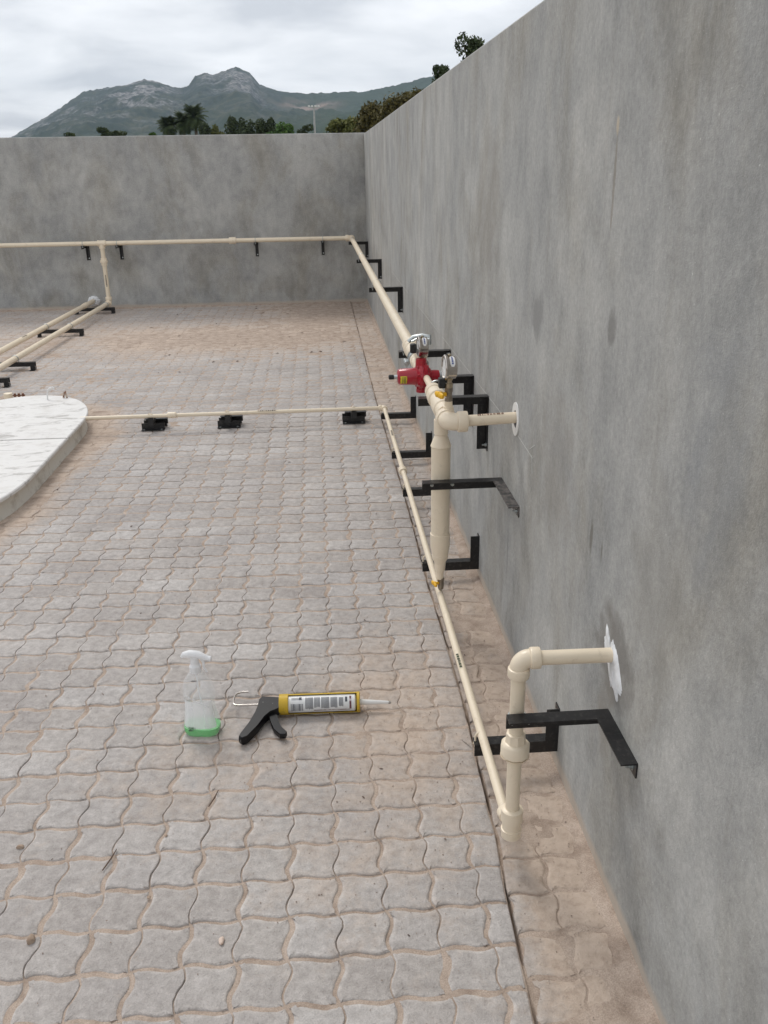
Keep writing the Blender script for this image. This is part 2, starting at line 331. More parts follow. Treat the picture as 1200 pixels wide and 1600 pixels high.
M_putty = mat('white_plaster_filler', (0.78, 0.79, 0.8), 0.8, noise=(25, (0.58, 0.59, 0.59), 0.45, 0.7), bump=(45, 0.5, 0.004))
M_damp = mat('damp_cement', (0.16, 0.155, 0.145), 0.8, noise=(20, (0.20, 0.19, 0.175), 0.4, 0.7), bump=(60, 0.4, 0.004))
M_chalk = mat('chalk', (0.48, 0.48, 0.46), 0.9)
M_ink = mat('label_ink', (0.05, 0.05, 0.06), 0.6)
M_blue = mat('blue_ink', (0.03, 0.06, 0.25), 0.6)

# ------------------------------------------------------------------ ground beyond, hills
M_field = mat('far_ground', (0.09, 0.085, 0.045), 0.95, noise=(0.02, (0.06, 0.08, 0.03), 0.35, 0.65))
o = MB().prism([(-9000, -4000), (9000, -4000), (9000, 9000), (-9000, 9000)], -0.9, -0.62).build('ground', M_field, smooth=False); tag(o, kind='structure')
prof = [(-0.60, 0.006), (-0.45, 0.010), (-0.36, 0.022), (-0.3078, 0.0375), (-0.2799, 0.051), (-0.252, 0.0656), (-0.231, 0.0783), (-0.2082, 0.0816), (-0.1855, 0.0838), (-0.1689, 0.0883), (-0.1532, 0.0858),
        (-0.1408, 0.081), (-0.1300, 0.0803), (-0.1244, 0.0836), (-0.1171, 0.0912), (-0.1072, 0.0936), (-0.0990, 0.0918), (-0.0877, 0.0958), (-0.0757, 0.0992), (-0.0619, 0.0942), (-0.0528, 0.0831), (-0.0303, 0.0764),
        (-0.0041, 0.0743), (0.0291, 0.0752), (0.0557, 0.0755), (0.0824, 0.0801), (0.1092, 0.0858), (0.1359, 0.0915), (0.2, 0.10), (0.5, 0.09), (0.9, 0.05)]
pa = np.array(prof)
NA, NY = 900, 150
A = np.concatenate([np.linspace(-0.6, -0.34, 60), np.linspace(-0.339, 0.16, NA-160), np.linspace(0.161, 0.9, 100)])
T = np.concatenate([np.linspace(0, 1, NY-20), np.linspace(1.02, 1.5, 20)])
Ag, Tg = np.meshgrid(A, T); Y = 1300 + 2700*Tg; X = Ag*Y
E_ = np.interp(Ag, pa[:, 0], pa[:, 1])*4000
base = np.where(Tg <= 1, np.clip(Tg, 0, 1)**1.25*0.93 + 0.07*np.clip(Tg, 0, 1)**6, np.clip(1-(Tg-1)*1.6, 0, 1))
rn = 1-np.abs(2*fbm(X/420+3, Y/700+1, 3, 6)-1); fn = fbm(X/60, Y/90, 11, 5)
env = np.sin(np.pi*np.clip(Tg, 0, 1))**0.8
Z = E_*base + env*(rn-0.75)*95 + env*(fn-0.5)*26 + (fbm(X/14, Y/40, 21, 4)-0.5)*9*np.clip(Tg*1.5, 0, 1)
# rounded granite domes bulge toward the viewer
dome = np.exp(-((Ag+0.076)/0.022)**2 - ((Tg-0.88)/0.12)**2) + 0.8*np.exp(-((Ag+0.168)/0.024)**2 - ((Tg-0.86)/0.16)**2) + 0.5*np.exp(-((Ag+0.106)/0.010)**2 - ((Tg-0.95)/0.06)**2)
Z = Z + dome*14*(fbm(X/35, Y/35, 5, 3))
rockn = fbm(X/70, Y/110+Z/60, 31, 6, 0.62)
rock = np.clip(sstep(0.50, 0.62, rockn + 0.24*dome - 0.02) * (0.18 + 0.95*np.clip(dome, 0, 1) + 0.55*sstep(-0.12, -0.16, Ag)*sstep(0.45, 0.75, Tg)), 0, 1)
brown = np.exp(-((Ag-0.0)/0.028)**2 - ((Tg-0.86)/0.045)**2)*1.2*sstep(0.3, 0.6, fbm(X/50, Y/50, 41, 4))
v = np.stack([X.ravel()-0.62, Y.ravel(), Z.ravel()+1.6-6*(1-np.clip(Tg.ravel()*5, 0, 1))], 1)
ii = np.arange(NY-1)[:, None]*NA + np.arange(NA-1)[None, :]; ii = ii.ravel()
fq = np.stack([ii, ii+1, ii+NA+1, ii+NA], 1)
mm = bpy.data.materials.new('mountain_scrub_and_rock'); mm.use_nodes = True; t = mm.node_tree; b = t.nodes['Principled BSDF']
vv = N(t, 'ShaderNodeTexCoord').outputs['Object']
ra = N(t, 'ShaderNodeAttribute'); ra.attribute_name = 'rock'; ba = N(t, 'ShaderNodeAttribute'); ba.attribute_name = 'brown'
g1 = noise_n(t, vv, 0.012, 9, 0.72); g2 = noise_n(t, vv, 0.05, 6, 0.75)
c = ramp(t, g1, [(0.34, (0.012, 0.020, 0.014)), (0.5, (0.030, 0.042, 0.024)), (0.66, (0.085, 0.085, 0.05))])
c = mixc(t, mth(t, 'MULTIPLY', ramp(t, g2, [(0.5, (0, 0, 0)), (0.62, (1, 1, 1))]), 0.5), c, (0.02, 0.03, 0.016))
c = mixc(t, ra.outputs['Fac'], c, ramp(t, g2, [(0.42, (0.025, 0.03, 0.024)), (0.58, (0.30, 0.285, 0.27))]))
c = mixc(t, ba.outputs['Fac'], c, (0.26, 0.19, 0.15))
ga = N(t, 'ShaderNodeAttribute'); ga.attribute_name = 'wooded'
c = mixc(t, ga.outputs['Fac'], c, ramp(t, g2, [(0.35, (0.014, 0.026, 0.010)), (0.6, (0.035, 0.055, 0.018)), (0.75, (0.07, 0.09, 0.03))]))
t.links.new(c, b.inputs['Base Color']); b.inputs['Roughness'].default_value = 1.0; b.inputs['Specular IOR Level'].default_value = 0.1
hills = np_mesh('hills', v, [fq], mm, {'rock': rock.ravel(), 'brown': brown.ravel(), 'wooded': np.clip(sstep(-0.06, 0.04, Ag+0.05*(fbm(X/200, Y/300, 77, 3)-0.5))*0.85*(1-np.clip(brown, 0, 1)) + 0.35*sstep(0.6, 0.35, Tg), 0, 1).ravel()}, True); tag(hills, kind='structure')

# ------------------------------------------------------------------ paving: interlocking wavy pavers, each with its own bevelled stone
GY = [0.0, 1.224, 1.376, 1.555, 1.767, 1.999, 2.244, 2.713, 3.208, 4.04, 5.261, 6.395, 10.864, 12]
GX = [-0.250, -0.247, -0.243, -0.236, -0.224, -0.221, -0.214, -0.212, -0.222, -0.216, -0.224, -0.232, -0.221, -0.221]
def groove(y): return np.interp(y, GY, GX)
YMAX = 11.52
def tank_dist(x, y):      # signed distance to the white cover's outline, roughly
    cx, cy, hx, hy, r = -2.665, 5.02, 0.485, 1.31, 0.45
    qx = np.abs(x-cx)-hx+r; qy = np.abs(y-cy)-hy+r
    return np.hypot(np.maximum(qx, 0), np.maximum(qy, 0)) + np.minimum(np.maximum(qx, qy), 0) - r
def dust(x, y):
    d = 0.10 + 0.0*x
    d = np.maximum(d, 0.95*sstep(0.34, 0.0, tank_dist(x, y) + 0.14*(fbm(x*3, y*3, 51)-0.5)*2))
    st = (x > groove(y))
    d = np.maximum(d, np.where(st, 0.32+0.62*sstep(3.9, 2.6, y)*sstep(-0.27, -0.12, x) + 0.35*sstep(5.0, 7.0, y), 0))
    d = np.maximum(d, np.where(st, 0.8*sstep(-0.10, 0.0, x), 0))
    d = np.maximum(d, 0.74*np.exp(-((x+0.42)/0.28)**2-((y-2.28)/0.60)**2))
    d = np.maximum(d, 0.16*sstep(0.47, 0.66, fbm(x*1.3+4, y*0.9+2, 55, 4)))
    d = np.maximum(d, 0.40*np.exp(-((x+0.9)/0.5)**2-((y-2.1)/0.35)**2))
    d = np.maximum(d, 0.42*np.exp(-((x+0.55)/0.35)**2-((y-1.75)/0.35)**2))
    d = np.maximum(d, (0.70*np.exp(-((x+1.9)/1.5)**2-((y-9.2)/0.75)**2)+0.55*np.exp(-((x+0.55)/0.8)**2-((y-10.6)/1.2)**2) + 0.35*sstep(6.6, 8.5, y))*(0.45+0.9*fbm(x*1.6, y*0.9, 61)))
    d = np.maximum(d, 0.7*sstep(0.25, 0.0, YMAX-y))
    return np.clip(d, 0, 1)
PX, PY = 0.1125, 0.1153
AS, AH = -0.0080, 0.0048
def edge_s(t): return np.sin(2*np.pi*t) - 0.10*np.sin(4*np.pi*t)*0 
def WARP(x, y):
    return np.stack([0.010*(fbm(x*2.1, y*2.1, 201, 2)-0.5)+0.006*(fbm(x*11, y*11, 211, 2)-0.5)+0.0042*(fbm(x*70, y*70, 213, 2)-0.5), 0.012*(fbm(x*1.7, y*1.7, 221, 2)-0.5)+0.005*(fbm(x*11, y*11, 231, 2)-0.5)+0.0042*(fbm(x*70, y*70, 233, 2)-0.5)], 1)
allv, allq, allt, tone_a, rim_a = [], [], [], [], []
off = 0
def add_cells(x0, x1, xo, y0, y1, yo, side, seg, rings):
    """side 0: main field left of the gap, 1: strip beside the wall"""
    global off
    i0, i1 = math.floor((x0-xo)/PX)-1, math.ceil((x1-xo)/PX)+1
    j0, j1 = round((y0-yo)/PY), round((y1-yo)/PY)
    for j in range(j0, j1):
        for i in range(i0, i1):
            ax, ay = xo+i*PX, yo+j*PY
            cx, cy = ax+PX/2, ay+PY/2
            gx = float(groove(cy))
            if side == 0 and (ax > gx-0.012 or cx < x0): continue
            if side == 1 and (ax+PX < gx+0.016 or ax > -0.012): continue
            if tank_dist(np.array(cx), np.array(cy)) < -0.16: continue
            t = np.linspace(0, 1, seg, endpoint=False)
            w = edge_s(t)
            P = np.concatenate([np.stack([ax+t*PX, ay+AH*w], 1), np.stack([ax+PX+AS*w, ay+t*PY], 1),
                                np.stack([ax+PX-t*PX, ay+PY+AH*edge_s(1-t)], 1), np.stack([ax+AS*edge_s(1-t), ay+PY-t*PY], 1)])
            P = P + WARP(P[:, 0], P[:, 1])
            nx = np.roll(P, -1, 0)-np.roll(P, 1, 0); nx /= np.linalg.norm(nx, axis=1)[:, None]; inw = np.stack([-nx[:, 1], nx[:, 0]], 1)
            pair = (i + j) % 2
            k = np.ones(len(P))
            if pair == 0: k[seg+1:2*seg] = 0.35       # dummy joint to the right half
            else: k[3*seg+1:] = 0.35
            brow = math.floor((i+j)/2)
            h = float(_hash(np.array(brow), np.array(j), 5+side)); h2 = float(_hash(np.array(brow), np.array(j), 77)); h3 = float(_hash(np.array(brow), np.array(j), 97))
            tilt = ((h2-0.5)*0.030, (h3-0.5)*0.030); zc = (h-0.5)*0.0030 + (-0.010 if side else 0.0)
            gap = 0.0022 + 0.0024*h3; P = P + np.array([[(h2-0.5)*0.003, (h-0.5)*0.003]])
            vs = []
            for (ins, dz) in rings:
                Q = P + inw*((gap+ins)*k)[:, None]
                z = np.full(len(Q), zc) + dz*np.where(k < 1, 0.45, 1) + (Q[:, 0]-cx)*tilt[0] + (Q[:, 1]-cy)*tilt[1]
                if side == 0: Q[:, 0] = np.minimum(Q[:, 0], groove(Q[:, 1])-0.0015-0.004*vnoise(Q[:, 1]*13, Q[:, 1]*0, 7)-ins*0.5)
                else: Q[:, 0] = np.minimum(np.maximum(Q[:, 0], groove(Q[:, 1])+0.0020+0.008*vnoise(Q[:, 1]*17, Q[:, 1]*0, 8)+ins*0.5), 0.0)
                Q[:, 1] = np.minimum(Q[:, 1], YMAX)
                vs.append(np.column_stack([Q, z]))
            n = 4*seg; vs.append(np.array([[np.clip(vs[-1][:, 0].mean(), -99, 0), vs[-1][:, 1].mean(), zc+0.0004]]))
            V = np.concatenate(vs); R_ = len(rings)
            a = np.arange(n); a2 = (a+1) % n
            for r in range(R_-1): allq.append(np.stack([off+r*n+a, off+r*n+a2, off+(r+1)*n+a2, off+(r+1)*n+a], 1))
            allt.append(np.stack([off+(R_-1)*n+a, off+(R_-1)*n+a2, np.full(n, off+R_*n)], 1))
            allv.append(V); rim_a.append(np.concatenate([np.full(n, rv) for rv in ((0, 0.5, 1, 0.7, 0) if R_ == 5 else (0, 0.8, 0))]+[[0]])); tone_a.append(np.full(len(V), 0.15+0.65*(0.65*h2+0.35*h) if h3 < 0.93 else 0.8)); off += len(V)
RN = [(0.0, -0.014), (0.0008, -0.0055), (0.0030, -0.0022), (0.0070, -0.0006), (0.013, 0.0)]
RF = [(0.0, -0.012), (0.0028, -0.0022), (0.010, 0.0)]
XO, YO = -0.413, 1.306
add_cells(-3.6, 0, XO, YO-8*PY, YO+20*PY, YO, 0, 16, RN)
add_cells(-3.6, 0, XO, YO+20*PY, YO+48*PY, YO, 0, 8, RF)
add_cells(-6.4, 0, XO, YO+48*PY, YO+89*PY, YO, 0, 6, RF)
add_cells(-0.4, 0, XO+0.062, YO-8*PY, YO+20*PY, YO+0.03, 1, 16, RN)
add_cells(-0.4, 0, XO+0.062, YO+20*PY, YO+89*PY, YO+0.03, 1, 8, RF)
V = np.concatenate(allv); Q = np.concatenate(allq); Tt = np.concatenate(allt)
V[:, 2] += 0.004*(fbm(V[:, 0]*1.2, V[:, 1]*1.2, 71, 3)-0.5)
paving = np_mesh('paving', V, [Q, Tt], M_paver, {'tone': np.concatenate(tone_a), 'rim': np.concatenate(rim_a), 'dust': dust(V[:, 0], V[:, 1])}, True)
paving.data.set_sharp_from_angle(angle=R(50)); tag(paving, kind='structure')
# sand bed in the joints, heaped over the stones where sand has drifted
gx = np.linspace(-6.4, 0.0, 330); gy = np.concatenate([np.linspace(0.3, 4.0, 330), np.linspace(4.02, 11.53, 330)])
gx = np.concatenate([np.linspace(-6.4, -1.6, 150), np.linspace(-1.59, -0.27, 190), np.linspace(-0.267, -0.19, 50), np.linspace(-0.186, 0, 40)])
Xg, Yg = np.meshgrid(gx, gy); D = dust(Xg, Yg); st = Xg > groove(Yg)
nz = fbm(Xg*9, Yg*9, 81, 5, 0.6); nf = fbm(Xg*28, Yg*28, 91, 4, 0.6)
Zb = -0.0044 + 0.0060*(nz-0.45) + 0.0030*(nf-0.5) - 0.010*st + 0.0022*sstep(5.0, 8.0, Yg)
Zb += np.where(st, 0.0030, 0.0052)*sstep(0.50, 1.05, D + 0.9*(nz-0.5))
Zb += np.where(st, 0.014*sstep(-0.050, 0.0, Xg + 0.05*(fbm(Xg*0+3, Yg*5, 101)-0.5)), 0)
Zb += 0.012*sstep(0.07, 0.0, 11.53-Yg)
gd = np.abs(Xg-groove(Yg)-0.003); Zb -= 0.024*(1-sstep(0.001, 0.006, gd))*sstep(0.38, 0.60, fbm(Xg*0+9, Yg*9, 301, 3)+0.02)
W_ = len(gx); ii = (np.arange(len(gy)-1)[:, None]*W_ + np.arange(W_-1)[None, :]).ravel()
sand = np_mesh('sand', np.stack([Xg.ravel(), Yg.ravel(), Zb.ravel()], 1), [np.stack([ii, ii+1, ii+W_+1, ii+W_], 1)], M_sand, None, True); tag(sand, kind='stuff')
o = MB().prism([(-9, -3), (0.0, -3), (0.0, 11.52), (-9, 11.52)], -0.60, -0.050).build('yard_base', M_bed, smooth=False); o.name = 'soil'; tag(o, kind='structure')

# ------------------------------------------------------------------ walls
def wall(name, label, x0, x1, y0, y1, z0, z1):
    b = MB(); b.box((x0, y0, z0), (x1, y1, z1))
    o = b.build(name, M_plaster, origin=(x0, y0, 0), smooth=True, bevel=0.008)
    tag(o, label, 'wall'); return o
wall('plastered_wall', 'tall grey cement plastered wall running away on the right of the pipes', 0.0, 0.23, -3.0, 11.527, -0.6, 2.012)
wall('plastered_wall', 'grey cement plastered end wall closing the far side of the paved yard', -9.0, 0.23, 11.529, 11.76, -0.6, 2.020)

# chalk setting-out line, with short ticks, on the long wall
cm = thing('chalk_line', 'thin white chalk setting-out line with short ticks scratched on the right wall', 'chalk mark', (0, 4.5, 0.79))
segs = [((7.6, .792), (6.2, .79)), ((5.6, .79), (4.6, .793)), ((4.45, .795), (3.55, .795)), ((3.45, .796), (2.80, .796)), ((2.66, .793), (2.46, .783)),
        ((3.05, .79), (2.99, .91)), ((3.3, .80), (3.3, .86)), ((3.22, .80), (3.2, .87)), ((2.47, .79), (2.455, .735)), ((2.50, .80), (2.44, .83))]
b = MB()
for (p, q) in segs:
    d = Vector((0, q[0]-p[0], q[1]-p[1])); n_ = d.cross(Vector((1, 0, 0))).normalized()*0.0011; P_ = Vector((0, p[0], p[1])); Q_ = Vector((0, q[0], q[1]))
    i = len(b.v)
    for x in (-0.0008, 0.001):
        for w in (P_-n_, P_+n_, Q_+n_, Q_-n_): b.v.append((x, w.y, w.z))
    for f in ((0, 1, 2, 3), (7, 6, 5, 4), (0, 4, 5, 1), (1, 5, 6, 2), (2, 6, 7, 3), (3, 7, 4, 0)): b.f.append(tuple(i+k for k in f))
b.build('line', M_chalk, cm, smooth=False)

# ------------------------------------------------------------------ pipe fittings
def ringc(b, p, d, r, L, lip=0.12):
    """socket / coupling collar centred on p"""
    d = Vector(d).normalized(); p = Vector(p)
    b.lathe(p-d*L/2, d, [(0, r*0.92), (L*0.06, r*1.0), (L*0.2, r), (L*0.8, r), (L*0.94, r), (L, r*0.92)], 28)
def elbow(parent, p, d1, d2, r, name='elbow', k=1.35, bend=1.2):
    """p = corner of the two axes; d1, d2 point away along each pipe"""
    p = Vector(p); d1 = Vector(d1).normalized(); d2 = Vector(d2).normalized(); ro = r*k; Rb = r*bend*1.15
    b = MB(); c = p + (d1+d2)*Rb; pts = []
    for i in range(11):
        a = i/10*math.pi/2; pts.append(c - d2*Rb*math.cos(a) - d1*Rb*math.sin(a))
    b.sweep(pts, ro*0.93, 28)
    for d in (d1, d2):
        b.lathe(p + d*Rb*0.95, d, [(0, ro*0.93), (0.0015, ro*1.06), (r*0.25, ro*1.10), (r*1.25, ro*1.10), (r*1.38, ro*1.06), (r*1.40, r*1.01)], 28)
    return b.build(name, M_cream2, parent)
def tee(parent, p, d, db, r, k=1.3):
    p = Vector(p); d = Vector(d).normalized(); db = Vector(db).normalized(); b = MB(); L = r*3.6
    b.lathe(p-d*L/2, d, [(0, r*1.02), (0.001, r*k*1.08), (r*0.7, r*k*1.08), (r*0.75, r*k), (L-r*0.75, r*k), (L-r*0.7, r*k*1.08), (L-0.001, r*k*1.08), (L, r*1.02)], 28)
    b.lathe(p, db, [(0, r*k*0.98), (r*1.5, r*k*0.98), (r*1.52, r*k*1.06), (r*2.2, r*k*1.06), (r*2.22, r*1.02)], 28)
    return b.build('tee', M_cream2, parent)
def pipe(parent, a, b_, r, name='pipe'):
    return MB().cyl(a, b_, r, 28).build(name, M_cream, parent)
def coupling(parent, p, d, r, L=None, k=1.28, name='coupling'):
    b = MB(); L = L or r*2.6; ringc(b, p, d, r*k, L); b2 = Vector(p); dd = Vector(d).normalized()
    b.lathe(b2-dd*L*0.1, dd, [(0, r*k), (0.001, r*k*1.06), (L*0.2-0.001, r*k*1.06), (L*0.2, r*k)], 28)
    return b.build(name, M_cream2, parent)
def reducer(parent, p, d, prof): return MB().lathe(p, d, prof, 28).build('reducer', M_cream2, parent)
def printmark(parent, p, d, r, up, L=0.11, w=0.35, mcol=None):
    """row of small printed blocks wrapped on the pipe"""
    p = Vector(p); d = Vector(d).normalized(); u = Vector(up); u = (u-d*u.dot(d)).normalized(); s = d.cross(u); b = MB(); x = 0; rr = r+0.0004
    while x < L:
        l = random.choice((0.004, 0.006, 0.008, 0.012)); i = len(b.v)
        for a in (-w, 0, w):
            for xx in (x, min(x+l, L)): b.v.append(tuple(p+d*xx+u*rr*math.cos(a)+s*rr*math.sin(a)))
        b.f += [(i, i+1, i+3, i+2), (i+2, i+3, i+5, i+4)]; x += l+0.003
    return b.build('print_mark', mcol or M_print, parent, fix=False)

PR = 0.027
XU, ZU = -0.195, 0.812
YB = 11.31
# --- high pipe along the end wall
t1 = thing('gas_pipe', 'long cream pipe clamped along the far end wall with a tee and a coupling', 'pipe', (-0.2, YB, ZU))
pipe(t1, (-0.24, YB, ZU), (-6.6, YB, ZU), PR)
elbow(t1, (XU, YB, ZU), (-1, 0, 0), (0, -1, 0), PR)
TX = -3.245
tee(t1, (TX, YB, ZU), (1, 0, 0), (0, 0, -1), PR)
coupling(t1, (-1.66, YB, ZU), (1, 0, 0), PR, 0.085, 1.5)
coupling(t1, (-5.4, YB, ZU), (1, 0, 0), PR, 0.085)
for x, nm in ((-1.66, 'drop'),): MB().cyl((x, YB, ZU-0.03), (x, YB, ZU-0.055), 0.006, 8).build('drain_nipple', M_galv, t1)
# --- high pipe along the long wall
t2 = thing('gas_pipe', 'cream pipe running high along the right wall from the far corner to the red regulator', 'pipe', (XU, 4.3, ZU))
pipe(t2, (XU, YB-0.05, ZU), (XU-0.004, 4.10, ZU+0.008), PR)
b = MB(); b.lathe((XU-0.004, 4.14, ZU+0.008), (-0.01, -1, 0.015), [(0, PR*1.02), (0.002, 0.038), (0.06, 0.038), (0.064, 0.034), (0.10, 0.034), (0.104, 0.041), (0.155, 0.041), (0.16, 0.036), (0.22, 0.033), (0.25, 0.022), (0.33, 0.021)], 28)
b.build('reducer', M_cream2, t2)
printmark(t2, (XU, 4.30, ZU), (0, 1, 0), PR, (-0.1, -0.2, 1), 0.12)
printmark(t2, (XU, 7.2, ZU), (0, 1, 0), PR, (-0.2, -0.2, 1), 0.10, 0.3)
printmark(t2, (XU, 9.9, ZU), (0, 1, 0), PR, (-0.2, -0.2, 1), 0.10, 0.3)

# --- drop and floor pipes at the left
XB = TX
t3 = thing('gas_pipe', 'cream drop pipe with union from the end wall tee, turning along the floor', 'pipe', (XB, YB, 0.1))
pipe(t3, (XB, YB, ZU-0.05), (XB, YB, 0.13), PR)
b = MB(); zc = 0.55
b.lathe((XB, YB, zc), (0, 0, 1), [(0, PR), (0.001, 0.036), (0.035, 0.037), (0.036, 0.048), (0.062, 0.048), (0.063, 0.038), (0.09, 0.036), (0.091, PR)], 28)
b.build('union_nut', M_cream2, t3)
printmark(t3, (XB, YB, 0.30), (0, 0, 1), PR, (0.1, -1, 0.1), 0.14, 0.25)
fl_d = Vector((-0.085, -4.4, 0)).normalized()
elbow(t3, (XB, YB, 0.10), (0, 0, 1), tuple(fl_d), PR)
P0 = Vector((XB, YB, 0.10)); pipe(t3, P0+fl_d*0.05, P0+fl_d*4.6, PR)
t4 = thing('gas_pipe', 'cream floor pipe coming out of white putty at the foot of the end wall', 'pipe', (-3.49, 11.5, 0.1))
Pw = Vector((-3.485, 11.53, 0.10)); fd2 = Vector((-0.10, -4.4, 0)).normalized()
pipe(t4, Pw, Pw+fd2*4.8, PR); coupling(t4, Pw+fd2*0.42, fd2, PR, 0.16, 1.18)
printmark(t4, Pw+fd2*2.6, fd2, PR, (0.3, -0.3, 1), 0.14, 0.3)

# --- union, regulator etc. on the high pipe
X7, Z7 = -0.214, 0.833
t5 = thing('pipe_union', 'galvanised pipe flange with bolts half hidden behind the gauge over the red regulator', 'pipe flange', (X7, 3.74, Z7))
b = MB(); b.lathe((X7, 3.78, Z7), (0, -1, 0), [(0, 0.022), (0.001, 0.034), (0.014, 0.036), (0.015, 0.028), (0.05, 0.028), (0.051, 0.036), (0.065, 0.034), (0.066, 0.022)], 28); b.build('flange', M_galv, t5)
for s in (-1, 1):
    b = MB(); b.cyl((X7+s*0.043, 3.80, Z7-0.015), (X7+s*0.043, 3.70, Z7-0.015), 0.006, 8)
    b.lathe((X7+s*0.043, 3.72, Z7-0.015), (0, -1, 0), [(0, 0.011), (0.012, 0.011)], 6)
    b.cyl((X7+s*0.02, 3.76, Z7-0.015), (X7+s*0.052, 3.76, Z7-0.015), 0.009, 10); b.build('bolt', M_galv, t5)
b = MB(); b.sweep([(X7-0.03, 3.76, Z7+0.070), (X7-0.01, 3.76, Z7+0.090), (X7+0.03, 3.75, Z7+0.098), (X7+0.062, 3.74, Z7+0.092)], 0.009, 8); b.cyl((X7+0.02, 3.75, Z7+0.02), (X7+0.02, 3.75, Z7+0.095), 0.012, 8); b.sweep([(X7-0.02, 3.72, Z7+0.078), (X7, 3.72, Z7+0.088), (X7+0.03, 3.71, Z7+0.092), (X7+0.055, 3.70, Z7+0.090)], 0.005, 8)
b.cyl((X7+0.060, 3.74, Z7+0.06), (X7+0.060, 3.74, Z7+0.102), 0.007, 8); b.build('clamp_strap', M_galv, t5)
t5b = thing('pipe_tee', 'small cream tee joining the flange to the back of the red regulator', 'pipe fitting', (X7, 3.58, Z7))
MB().lathe((X7, 3.72, Z7), (0, -1, 0), [(0, 0.020), (0.01, 0.030), (0.05, 0.031), (0.055, 0.027), (0.16, 0.027), (0.165, 0.031), (0.20, 0.030)], 28).lathe((X7+0.002, 3.57, Z7), (0, 0, 1), [(0, 0.026), (0.045, 0.026), (0.046, 0.03), (0.06, 0.03), (0.061, 0.012)], 24).build('tee', M_cream2, t5b)

MB().box((-0.268, 3.44, 0.915), (-0.243, 3.47, 0.952)).build('black_cap', M_blk, t5b, bevel=0.004)
MB().cyl((-0.25, 3.455, 0.935), (-0.214, 3.50, 0.88), 0.008, 10).build('cap_neck', M_galv, t5b)
RY = 3.42
t6 = thing('gas_regulator', 'red enamelled gas pressure regulator with yellow sticker and black adjusting screw', 'regulator', (X7, RY, Z7-0.03))
ax = Vector((-1, -0.06, 0.01)).normalized(); c0 = Vector((-0.224, RY, 0.828))
b = MB(); b.lathe(c0+ax*0.018, ax, [(0, 0.040), (0.001, 0.036), (0.02, 0.034), (0.075, 0.031), (0.080, 0.027), (0.083, 0.018)], 32); b.build('spring_bonnet', M_red, t6)
b = MB(); b.lathe(c0-ax*0.020, ax, [(0, 0.040), (0.004, 0.052), (0.016, 0.054), (0.018, 0.050), (0.022, 0.050), (0.024, 0.054), (0.036, 0.052), (0.044, 0.036)], 36)
for k in range(8):
    a = k*math.pi/4+0.3; dd, u, w = basis(ax); q = c0+u*0.047*math.cos(a)+w*0.047*math.sin(a)
    b.lathe(q-ax*0.022, ax, [(0, 0.006), (0.046, 0.006)], 6)
b.build('diaphragm_housing', M_red, t6)
b = MB(); b.lathe((c0.x-0.002, c0.y, c0.z-0.03), (0.0, 0, -1), [(0, 0.022), (0.012, 0.020), (0.014, 0.023), (0.034, 0.022)], 24)
b.lathe((c0.x-0.004, c0.y, c0.z+0.03), (0, 0, 1), [(0, 0.024), (0.04, 0.021)], 24)
b.lathe(c0-ax*0.015, -ax, [(0, 0.036), (0.016, 0.033), (0.022, 0.024), (0.052, 0.022), (0.053, 0.020), (0.054, 0.016)], 24)
b.cyl((X7+0.003, RY+0.10, Z7-0.004), (X7+0.003, RY-0.03, Z7-0.004), 0.022, 24, 0.002); b.build('valve_body', M_red, t6)
MB().lathe(c0+ax*0.10, ax, [(0, 0.009), (0.014, 0.008)], 12).build('screw_sleeve', M_galv, t6)
MB().lathe(c0+ax*0.114, ax, [(0, 0.008), (0.002, 0.010), (0.018, 0.010), (0.021, 0.007)], 12).build('adjusting_screw', M_blk, t6)
MB().lathe(c0-ax*0.069, -ax, [(0, 0.018), (0.008, 0.018)], 16).build('outlet_ring', M_galv, t6)
dd, u, w = basis(ax); b = MB()
base_a = math.atan2(Vector((0, -1, -0.25)).dot(w), Vector((0, -1, -0.25)).dot(u))
for ti, tt in enumerate((0.066, 0.092)):
    for k in range(7):
        a = base_a + (k-3)*0.17; r_ = 0.0345 - (0.0026 if ti else 0.0012); b.v.append(tuple(c0+ax*tt+u*r_*math.cos(a)+w*r_*math.sin(a)))
for k in range(6): b.f.append((k, k+1, 8+k, 7+k))
b.build('sticker', M_lab, t6)
b = MB()
for s in (0.072, 0.077, 0.083):
    for k in range(5):
        a = base_a + (k-2)*0.17; r_ = 0.0352-0.0003*(s-0.06)*100*0.8; q = c0+ax*s+u*(r_+0.0002)*math.cos(a)+w*(r_+0.0002)*math.sin(a)
        i = len(b.v); e1 = ax*0.0011; e2 = (-u*math.sin(a)+w*math.cos(a))*0.0024
        b.v += [tuple(q-e1-e2), tuple(q+e1-e2), tuple(q+e1+e2), tuple(q-e1+e2)]; b.f.append((i, i+1, i+2, i+3))
b.build('sticker_text', M_ink, t6)

